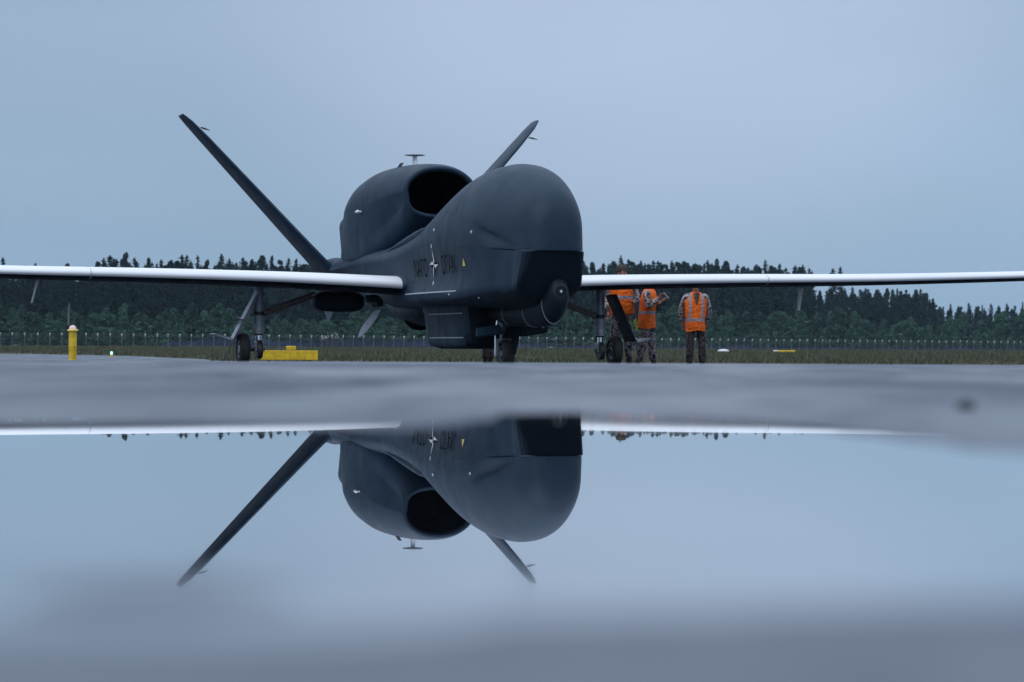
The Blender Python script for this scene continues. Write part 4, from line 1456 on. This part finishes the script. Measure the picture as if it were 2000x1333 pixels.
p = ground_at(565, 56.0)
r = empty('guidance_sign', (p.x, p.y, 0), R(3)); tag(r, 'low long yellow guidance sign box beside the left landing gear', 'sign')
MB().box((0, 0, .145), (1.25, .16, .21)).build('box', M['yellow'], r, bevel=.012)
for x_ in (-.45, .45): MB().tube([(x_, 0, 0), (x_, 0, .045)], .03, 8).build('foot', M['galv'], r)
MB().box((.04, 0, .305), (.21, .13, .09)).build('transformer_box', M['yellow'], r, bevel=.015)
for x_ in (-.30, .02, .33): MB().box((x_, -.083, .145), (.004, .003, .20)).build('joint', M['brown_metal'], r)

p = ground_at(1536, 182)
r = empty('marker_board', (p.x, p.y, 0)); tag(r, 'distant low yellow marker board lying in the grass on the right', 'marker board')
zt = h_for(1536, 684.5, p); zb = max(.12, h_for(1536, 691.5, p))
MB().box((0, 0, (zt + zb) / 2), (1.25, .25, zt - zb)).build('board', M['yellow'], r, bevel=.04)
MB().box((-.75, 0, zb + .09), (.35, .22, .10)).build('end_cap', M['white_mark'], r, bevel=.03)
for x_ in (-.5, .5): MB().tube([(x_, 0, -.1), (x_, 0, zb + .02)], .03, 6).build('foot', M['galv'], r)

for (pa, ya, w_, D, lab) in ((1413, 686.5, .9, 200, 'small low white marker lying in the grass right of the lone man'), (1380, 673, .14, 330, 'tiny white lamp head behind the lone man')):
    p = ground_at(pa, D); zc = max(.22, h_for(pa, ya, p))
    r = empty('field_marker', (p.x, p.y, 0)); tag(r, lab, 'marker')
    mb = MB(); mb.lathe([(w_ * .5, -w_ * .09), (w_ * .48, w_ * .02), (w_ * .2, w_ * .10)], (0, 0, zc), 'z', 14); mb.build('cap', M['white_mark'], r, smooth=True)
    MB().tube([(0, 0, -.1), (0, 0, zc)], .03, 6).build('stem', M['galv'], r)

# blue taxiway edge light, lit
p = ground_at(218, 78)
r = empty('taxiway_light', (p.x, p.y, 0)); tag(r, 'small lit pale blue taxiway edge light on the wet apron', 'taxiway light')
MB().lathe([(.07, 0), (.07, .015), (.035, .03), (.03, .06), (.05, .065), (.05, .075)], (0, 0, 0), 'z', 20).build('base', M['yellow'], r, smooth=True, angle=30)
m = bpy.data.materials.new('lit_lens'); m.use_nodes = True
bb = m.node_tree.nodes['Principled BSDF']
bb.inputs['Base Color'].default_value = (.3, .6, .9, 1)
bb.inputs['Emission Color'].default_value = (.25, .75, 1.0, 1); bb.inputs['Emission Strength'].default_value = 2.6
MB().lathe([(.030, .075), (.036, .10), (.032, .14), (.014, .16)], (0, 0, 0), 'z', 20).build('lens', m, r, smooth=True, angle=60)

# pebble on the near asphalt
mb = MB()
pr = [(.009, .0), (.013, .005), (.011, .010), (.005, .013)]
px_ = .575; py_ = 3.24
mb.lathe(pr, (0, 0, 0), 'z', 10)
pb = mb.build('pebble', principled('dark_stone', (.02, .02, .022), .7), None, smooth=True)
pb.location = (px_, py_, float(apron_z(px_, py_)) - .002); pb.rotation_euler = (0, 0, .4)
tag(pb, 'small dark pebble on the wet asphalt beyond the puddle', 'pebble')

# ================================================================== PEOPLE
def skin_mesh(name, pts, edges, rad, sub=2):
    me = bpy.data.meshes.new(name)
    me.from_pydata(pts, edges, [])
    o = bpy.data.objects.new(name, me); COL.objects.link(o)
    md = o.modifiers.new('Skin', 'SKIN'); md.use_smooth_shade = True; md.branch_smoothing = .6
    for i, r in enumerate(rad):
        sv = me.skin_vertices[0].data[i]
        sv.radius = r if hasattr(r, '__len__') else (r, r)
        sv.use_root = (i == 0)
    sd = o.modifiers.new('Sub', 'SUBSURF'); sd.levels = sub; sd.render_levels = sub
    dg = bpy.context.evaluated_depsgraph_get(); dg.update()
    out = bpy.data.meshes.new_from_object(o.evaluated_get(dg))
    bpy.data.objects.remove(o)
    out.name = name
    return out

def camo_mat(name, cols, sc=9):
    m = principled(name, cols[0], .85, spec=.2)
    L = m.node_tree.links.new
    v = coord(m)
    n = nd(m, 'ShaderNodeTexNoise', Scale=sc, Detail=3.5, Roughness=.6, Distortion=.6)
    L(v, n.inputs['Vector'])
    r = nd(m, 'ShaderNodeValToRGB'); r.color_ramp.interpolation = 'CONSTANT'
    el = r.color_ramp.elements
    pos = [0, .42, .50, .57]
    while len(el) < 4: el.new(.5)
    for e, p in zip(el, pos): e.position = p
    for e, c in zip(r.color_ramp.elements, cols): e.color = (*c, 1)
    L(n.outputs['Fac'], r.inputs[0]); L(r.outputs[0], m.node_tree.nodes['Principled BSDF'].inputs['Base Color'])
    return m
M['camo'] = camo_mat('camouflage_cloth', [(.030, .022, .026), (.13, .10, .11), (.46, .41, .42), (.20, .13, .10)], 15)
M['camo_dark'] = camo_mat('dark_camouflage_cloth', [(.020, .016, .018), (.055, .042, .040), (.14, .115, .11), (.085, .055, .045)], 16)
M['boot'] = principled('boot_leather', (.02, .016, .014), .6)
M['skin'] = principled('skin', (.30, .13, .09), .5)
M['hair'] = principled('hair', (.03, .02, .015), .7)
M['glove'] = principled('yellow_green_cloth', (.55, .75, .08), .7)
M['phone'] = principled('phone', (.02, .02, .025), .2)

def vest_mat(stripes_v=True, zs=1.19):
    m = principled('orange_vest_cloth', (.90, .16, .015), .65, spec=.3)
    L = m.node_tree.links.new
    b = m.node_tree.nodes['Principled BSDF']
    t = nd(m, 'ShaderNodeTexCoord'); sp = nd(m, 'ShaderNodeSeparateXYZ')
    L(t.outputs['Object'], sp.inputs[0])
    def band(sock, c, w):
        a = nd(m, 'ShaderNodeMath', operation='SUBTRACT'); L(sock, a.inputs[0]); a.inputs[1].default_value = c
        a2 = nd(m, 'ShaderNodeMath', operation='ABSOLUTE'); L(a.outputs[0], a2.inputs[0])
        a3 = nd(m, 'ShaderNodeMath', operation='LESS_THAN'); L(a2.outputs[0], a3.inputs[0]); a3.inputs[1].default_value = w
        return a3.outputs[0]
    s1 = band(sp.outputs['Z'], .97, .028)
    ax = nd(m, 'ShaderNodeMath', operation='ABSOLUTE'); L(sp.outputs['X'], ax.inputs[0])
    s2 = band(ax.outputs[0], .115, .024)
    up = nd(m, 'ShaderNodeMath', operation='GREATER_THAN'); L(sp.outputs['Z'], up.inputs[0]); up.inputs[1].default_value = .97
    s2b = nd(m, 'ShaderNodeMath', operation='MULTIPLY'); L(s2, s2b.inputs[0]); L(up.outputs[0], s2b.inputs[1])
    s3 = band(sp.outputs['Z'], zs, .028)
    mx = nd(m, 'ShaderNodeMath', operation='MAXIMUM'); L(s1, mx.inputs[0])
    L(s2b.outputs[0] if stripes_v else s3, mx.inputs[1])
    if not stripes_v:
        s1.node.inputs[1].default_value = .0
    mc = nd(m, 'ShaderNodeMix'); mc.data_type = 'RGBA'
    mc.inputs[6].default_value = (1.0, .17, .010, 1); mc.inputs[7].default_value = (.34, .33, .38, 1)
    L(mx.outputs[0], mc.inputs[0]); L(mc.outputs[2], b.inputs['Base Color'])
    nf = nd(m, 'ShaderNodeTexNoise', Scale=7.0, Detail=4.0, Roughness=.6, Distortion=1.2)
    mpf = nd(m, 'ShaderNodeMapping'); mpf.inputs['Scale'].default_value = (1, 1, 2.2)
    L(t.outputs['Object'], mpf.inputs[0]); L(mpf.outputs[0], nf.inputs['Vector'])
    bf = nd(m, 'ShaderNodeBump', Strength=1.0, Distance=.07); L(nf.outputs['Fac'], bf.inputs['Height']); L(bf.outputs[0], b.inputs['Normal'])
    return m
M['vest_v'] = vest_mat(True)
M['vest_h'] = vest_mat(False)
M['vest_p'] = vest_mat(False, 1.05)

def person(loc, rz, H, label, arms, legs, vest, trousers, seed, hunch=0.0, hood=False, head_turn=0.0, girth=1.0, cap=True, hem=.84):
    """arms: {side: (elbow, wrist)} in body frame for a 1.8 m figure facing -y; legs: {side: (hip, knee, ankle)}"""
    k = H / 1.8
    root = empty('person', loc, rz)
    root.scale = (k, k, k)
    tag(root, label, 'person')
    g = girth
    fy = -hunch
    chest = (0, fy * .5, 1.30); neck = (0, fy * .9, 1.50); hd = (0, fy * 1.3 - .01, 1.60); crown = (0, fy * 1.4 - .01, 1.70)
    # --- one continuous body
    P = [(0, 0, .96), (0, 0, 1.12), chest, (0, fy * .8, 1.43), neck, hd, crown]
    Rr = [(.13 * g, .10), (.12 * g, .095), (.145, .10), (.09, .07), (.052, .055), (.068, .082), (.066, .078)]
    E = [(0, 1), (1, 2), (2, 3), (3, 4), (4, 5), (5, 6)]
    ends = {}
    for sd in (-1, 1):
        el, wr = arms[sd]
        sh = (sd * .185, fy * .7, 1.42)
        i = len(P)
        hand = Vector(wr) + (Vector(wr) - Vector(el)).normalized() * .085
        P += [sh, el, wr, tuple(hand)]
        Rr += [.058, .040, .028, (.036, .018)]
        E += [(3, i), (i, i + 1), (i + 1, i + 2), (i + 2, i + 3)]
        ends[sd] = (Vector(sh), Vector(el), Vector(wr), hand)
        hip, kn, an = legs[sd]
        i = len(P)
        P += [hip, kn, an, (an[0] + sd * .01, an[1] - .06, .05)]
        Rr += [.082, .058, .034, (.026, .018)]
        E += [(0, i), (i, i + 1), (i + 1, i + 2), (i + 2, i + 3)]
    body = skin_mesh('body', P, E, Rr)
    body.materials.append(M['skin'])
    # fingers, nose, ears joined to the same body mesh
    mb = MB()
    for sd in (-1, 1):
        sh, el, wr, hand = ends[sd]
        d = (hand - wr).normalized()
        sx = d.cross(Vector((0, 1, 0.2))).normalized()
        if sx.length < .1: sx = Vector((1, 0, 0))
        pn = d.cross(sx).normalized()
        for j, (o_, ln) in enumerate(((-.030, .062), (-.010, .074), (.010, .070), (.030, .055))):
            a = hand + sx * o_
            b_ = a + d * ln * .55 + pn * .008
            c = b_ + d * ln * .35 + pn * .028
            mb.tube([a - d * .02, a + d * .012, b_, c], [.0095, .0095, .0085, .007], 6)
        a = wr + d * .03 + sx * .03
        mb.tube([a, a + d * .03 + sx * .022, a + d * .06 + sx * .028 + pn * .015], [.011, .010, .008], 6)
    hx = Vector(hd)
    rot = Matrix.Rotation(head_turn, 3, 'Z')
    def hp(x, y, z): return hx + rot @ Vector((x, y, z))
    mb.tube([hp(0, -.075, .035), hp(0, -.098, .005), hp(0, -.108, -.012), hp(0, -.085, -.022)], [.008, .011, .014, .010], 8)
    mb.tube([hp(-.075, .0, .02), hp(-.085, .012, .0), hp(-.075, .0, -.025)], [.010, .014, .008], 6)
    mb.tube([hp(.075, .0, .02), hp(.085, .012, .0), hp(.075, .0, -.025)], [.010, .014, .008], 6)
    mb.tube([hp(0, -.055, -.055), hp(0, -.082, -.062), hp(0, -.07, -.085)], [.028, .030, .022], 8)
    bm = bmesh.new(); bm.from_mesh(body)
    t = mb.build('t', None); bm.from_mesh(t.data); bpy.data.objects.remove(t)
    for f in bm.faces: f.smooth = True
    bm.to_mesh(body); bm.free()
    link('body', body, root)
    for sx_ in (-.03, .03):
        q = MB(); q.lathe([(.004, -.010), (.010, -.004), (.010, .004), (.004, .010)], (0, 0, 0), 'z', 8)
        e = q.build('eye', M['hair'], root, smooth=True); e.location = hp(sx_, -.080, .028)
    q = MB(); q.box((0, 0, 0), (.045, .006, .008)); e = q.build('mouth', M['red_mark'], root); e.location = hp(0, -.089, -.040)
    # --- jacket
    P = [(0, 0, .90), (0, 0, 1.0), (0, fy * .2, 1.14), (chest[0], chest[1], 1.29), (0, fy * .75, 1.42), (0, fy * .9, 1.49)]
    Rr = [(.170 * g, .125), (.165 * g, .12), (.155 * g, .115), (.175, .12), (.12, .09), (.062, .062)]
    E = [(0, 1), (1, 2), (2, 3), (3, 4), (4, 5)]
    rs_ = np.random.RandomState(seed)
    for sd in (-1, 1):
        sh, el, wr, hand = ends[sd]
        i = len(P)
        m1 = sh.lerp(el, .5) + Vector(rs_.normal(0, .006, 3)); m2 = el.lerp(wr, .5) + Vector(rs_.normal(0, .006, 3))
        P += [tuple(sh), tuple(m1), tuple(el), tuple(m2), tuple(el.lerp(wr, .95))]
        Rr += [.080, .068, .062, .058, .046]
        E += [(4, i), (i, i + 1), (i + 1, i + 2), (i + 2, i + 3), (i + 3, i + 4)]
    jk = skin_mesh('jacket', P, E, Rr); jk.materials.append(M['camo'])
    link('jacket', jk, root)
    # --- trousers
    P = [(0, .0, .94), (0, 0, .86)]
    Rr = [(.160 * g, .12), (.145, .115)]
    E = [(0, 1)]
    for sd in (-1, 1):
        hip, kn, an = [Vector(q) for q in legs[sd]]
        i = len(P)
        P += [tuple(hip), tuple(hip.lerp(kn, .5)), tuple(kn), tuple(kn.lerp(an, .45)), tuple(kn.lerp(an, .88))]
        Rr += [.108 * g, .098 * g, .082, .080, .074]
        E += [(1, i), (i, i + 1), (i + 1, i + 2), (i + 2, i + 3), (i + 3, i + 4)]
    tr = skin_mesh('trousers', P, E, Rr); tr.materials.append(trousers)
    link('trousers', tr, root)
    for sd in (-1, 1):
        an = Vector(legs[sd][2])
        bt = skin_mesh('boot', [(an.x, an.y, .20), (an.x, an.y + .01, .07), (an.x + sd * .012, an.y - .10, .045), (an.x + sd * .02, an.y - .17, .036)], [(0, 1), (1, 2), (2, 3)], [.058, .056, (.050, .042), (.044, .034)], 1)
        bt.materials.append(M['boot']); link('boot', bt, root)
    # --- vest: hanging shell with folds
    if vest:
        rings = []
        for (z, rx, ry) in [(hem + (zz - .84) * (1.50 - hem) / .66, a_, b_) for zz, a_, b_ in ((.84, .208 * g, .165), (.90, .206 * g, .162), (.98, .205 * g, .156), (1.06, .200 * g, .152), (1.14, .200, .150), (1.22, .206, .152), (1.30, .212, .150), (1.37, .205, .142), (1.43, .178, .125), (1.47, .130, .105), (1.50, .085, .085))]:
            ring = []
            t_ = (z - .84) / .66
            for a in np.linspace(0, 2 * math.pi, 40, endpoint=False):
                w_ = 1 + .07 * mnoise.noise(Vector((math.cos(a) * 2.2 + seed, math.sin(a) * 2.2, z * 7))) + .035 * mnoise.noise(Vector((a * 3, seed, z * 15)))
                ring.append((math.cos(a) * rx * w_, math.sin(a) * ry * w_ + fy * max(0, (z - 1.0)) * 1.7, z + .012 * math.sin(a * 3 + seed) * (1 - t_)))
            rings.append(ring)
        v_ = MB().loft(rings, False, False).build('vest', vest, root, smooth=True, angle=80)
        if vest is M['vest_v']:
            q = MB(); q.prism([(-.055, -.1, 1.475), (.055, -.1, 1.475), (.0, -.16, 1.27)], (0, -.012, 0))
            q = MB()
            q.add([(-.065, -.118, 1.485), (.065, -.118, 1.485), (0, -.166, 1.24), (-.04, -.161, 1.36), (.04, -.161, 1.36)], [(0, 1, 4, 2, 3)])
            q.build('collar_opening', M['camo_dark'], root)
    if cap:
        q = MB(); q.lathe([(.094, .045), (.098, .07), (.096, .10), (.075, .135), (.03, .145)], (0, 0, 0), 'z', 20)
        q.prism([(-.07, -.075, .052), (.07, -.075, .052), (.05, -.165, .042), (-.05, -.165, .042)], (0, 0, .010))
        c = q.build('cap', M['hair'], root, smooth=True, angle=40); c.location = hx; c.rotation_euler = (0, 0, head_turn)
    return root

LEG = {-1: ((-.10, 0, .88), (-.12, -.01, .50), (-.13, .02, .10)), 1: ((.10, 0, .88), (.12, -.01, .50), (.13, .02, .10))}
def at(px_, D):
    x = (px_ - 1000) / 5000 * D
    return (x, D, float(apron_z(x, D)))
# tall man partly behind the right landing gear, head above the wing
person(at(1214, 48.9), R(-14), 2.03, 'tall soldier in orange vest behind the right landing gear, head showing above the wing',
       {-1: ((-.25, .02, 1.14), (-.21, -.10, .92)), 1: ((.27, .03, 1.15), (.25, -.18, 1.10))}, LEG, M['vest_h'], M['camo'], 3, head_turn=R(-25), girth=1.08, hem=.91)
# man turned to the right, arm raised to look at something in his hands
p2 = person(at(1263, 49.3), R(72), 1.86, 'soldier in orange vest turned right with bent arms, between gear and lone man',
       {-1: ((-.25, -.09, 1.15), (-.13, -.25, 1.32)), 1: ((.25, -.06, 1.13), (.11, -.27, 1.27))}, {-1: ((-.10, 0, .88), (-.12, .02, .50), (-.14, .12, .10)), 1: ((.10, 0, .88), (.13, -.05, .50), (.13, -.10, .10))},
       M['vest_p'], M['camo'], 7, hunch=.06, girth=1.12, hem=.76)
q = MB(); q.box((0, 0, 0), (.08, .012, .15), Matrix.Rotation(R(-40), 3, 'X'))
ph = q.build('phone', M['phone'], None, bevel=.004)
ph.matrix_world = Matrix.Translation(Vector(at(1263, 49.3))) @ Matrix.Rotation(R(72), 4, 'Z') @ Matrix.Scale(1.86 / 1.8, 4) @ Matrix.Translation((0, -.37, 1.37))
tag(ph, 'small dark phone held in both hands by the soldier turned right', 'phone')
# lone man facing the camera
person(at(1358, 50.0), R(4), 1.86, 'soldier in orange vest with grey stripes and dark trousers, standing alone facing us',
       {-1: ((-.275, .06, 1.15), (-.225, .10, .93)), 1: ((.270, .07, 1.14), (.215, .12, .92))}, {-1: ((-.095, 0, .88), (-.10, -.01, .50), (-.11, .02, .10)), 1: ((.095, 0, .88), (.125, -.02, .50), (.14, .01, .10))}, M['vest_v'], M['camo_dark'], 12, girth=.90, hem=.76)
# a man whose legs alone show under the fuselage
person(at(954, 49.0), R(84), 1.78, 'soldier in dark trousers hidden by the fuselage, only legs showing beside the nose wheel',
       {-1: ((-.25, .03, 1.14), (-.23, -.04, .90)), 1: ((.25, .03, 1.14), (.23, -.04, .90))}, {-1: ((-.10, 0, .88), (-.11, .02, .50), (-.12, .04, .10)), 1: ((.10, 0, .88), (.11, -.02, .50), (.12, -.03, .10))}, None, M['camo_dark'], 15)
# yellow-green cloth hanging between the two men
q = MB()
q.prism([(-.05, 0, .10), (.0, 0, .13), (.03, 0, .04), (.015, 0, -.02), (.05, 0, -.08), (.01, 0, -.10), (-.02, 0, -.02), (-.045, 0, .02)], (0, .03, 0))
gl = q.build('safety_glove', M['glove'], None, bevel=.006)
gl.location = Vector(at(1242, 48.75)) + Vector((0, 0, .80))
tag(gl, 'small yellow-green glove hanging at the hip of the tall soldier', 'glove')

# ================================================================== AIR
hz = MB(); hz.box((0, 2800, 38.0), (8600, 6700, 80.0))
hm = bpy.data.materials.new('thin_evening_haze'); hm.use_nodes = True
hm.node_tree.nodes.clear()
ho = hm.node_tree.nodes.new('ShaderNodeOutputMaterial'); hv = hm.node_tree.nodes.new('ShaderNodeVolumePrincipled')
hv.inputs['Color'].default_value = (.62, .85, 1.0, 1)
hv.inputs['Density'].default_value = .000062
hv.inputs['Anisotropy'].default_value = .2
hm.node_tree.links.new(hv.outputs[0], ho.inputs['Volume'])
tag(hz.build('haze', hm), 'thin bluish evening haze over the airfield', kind='stuff')
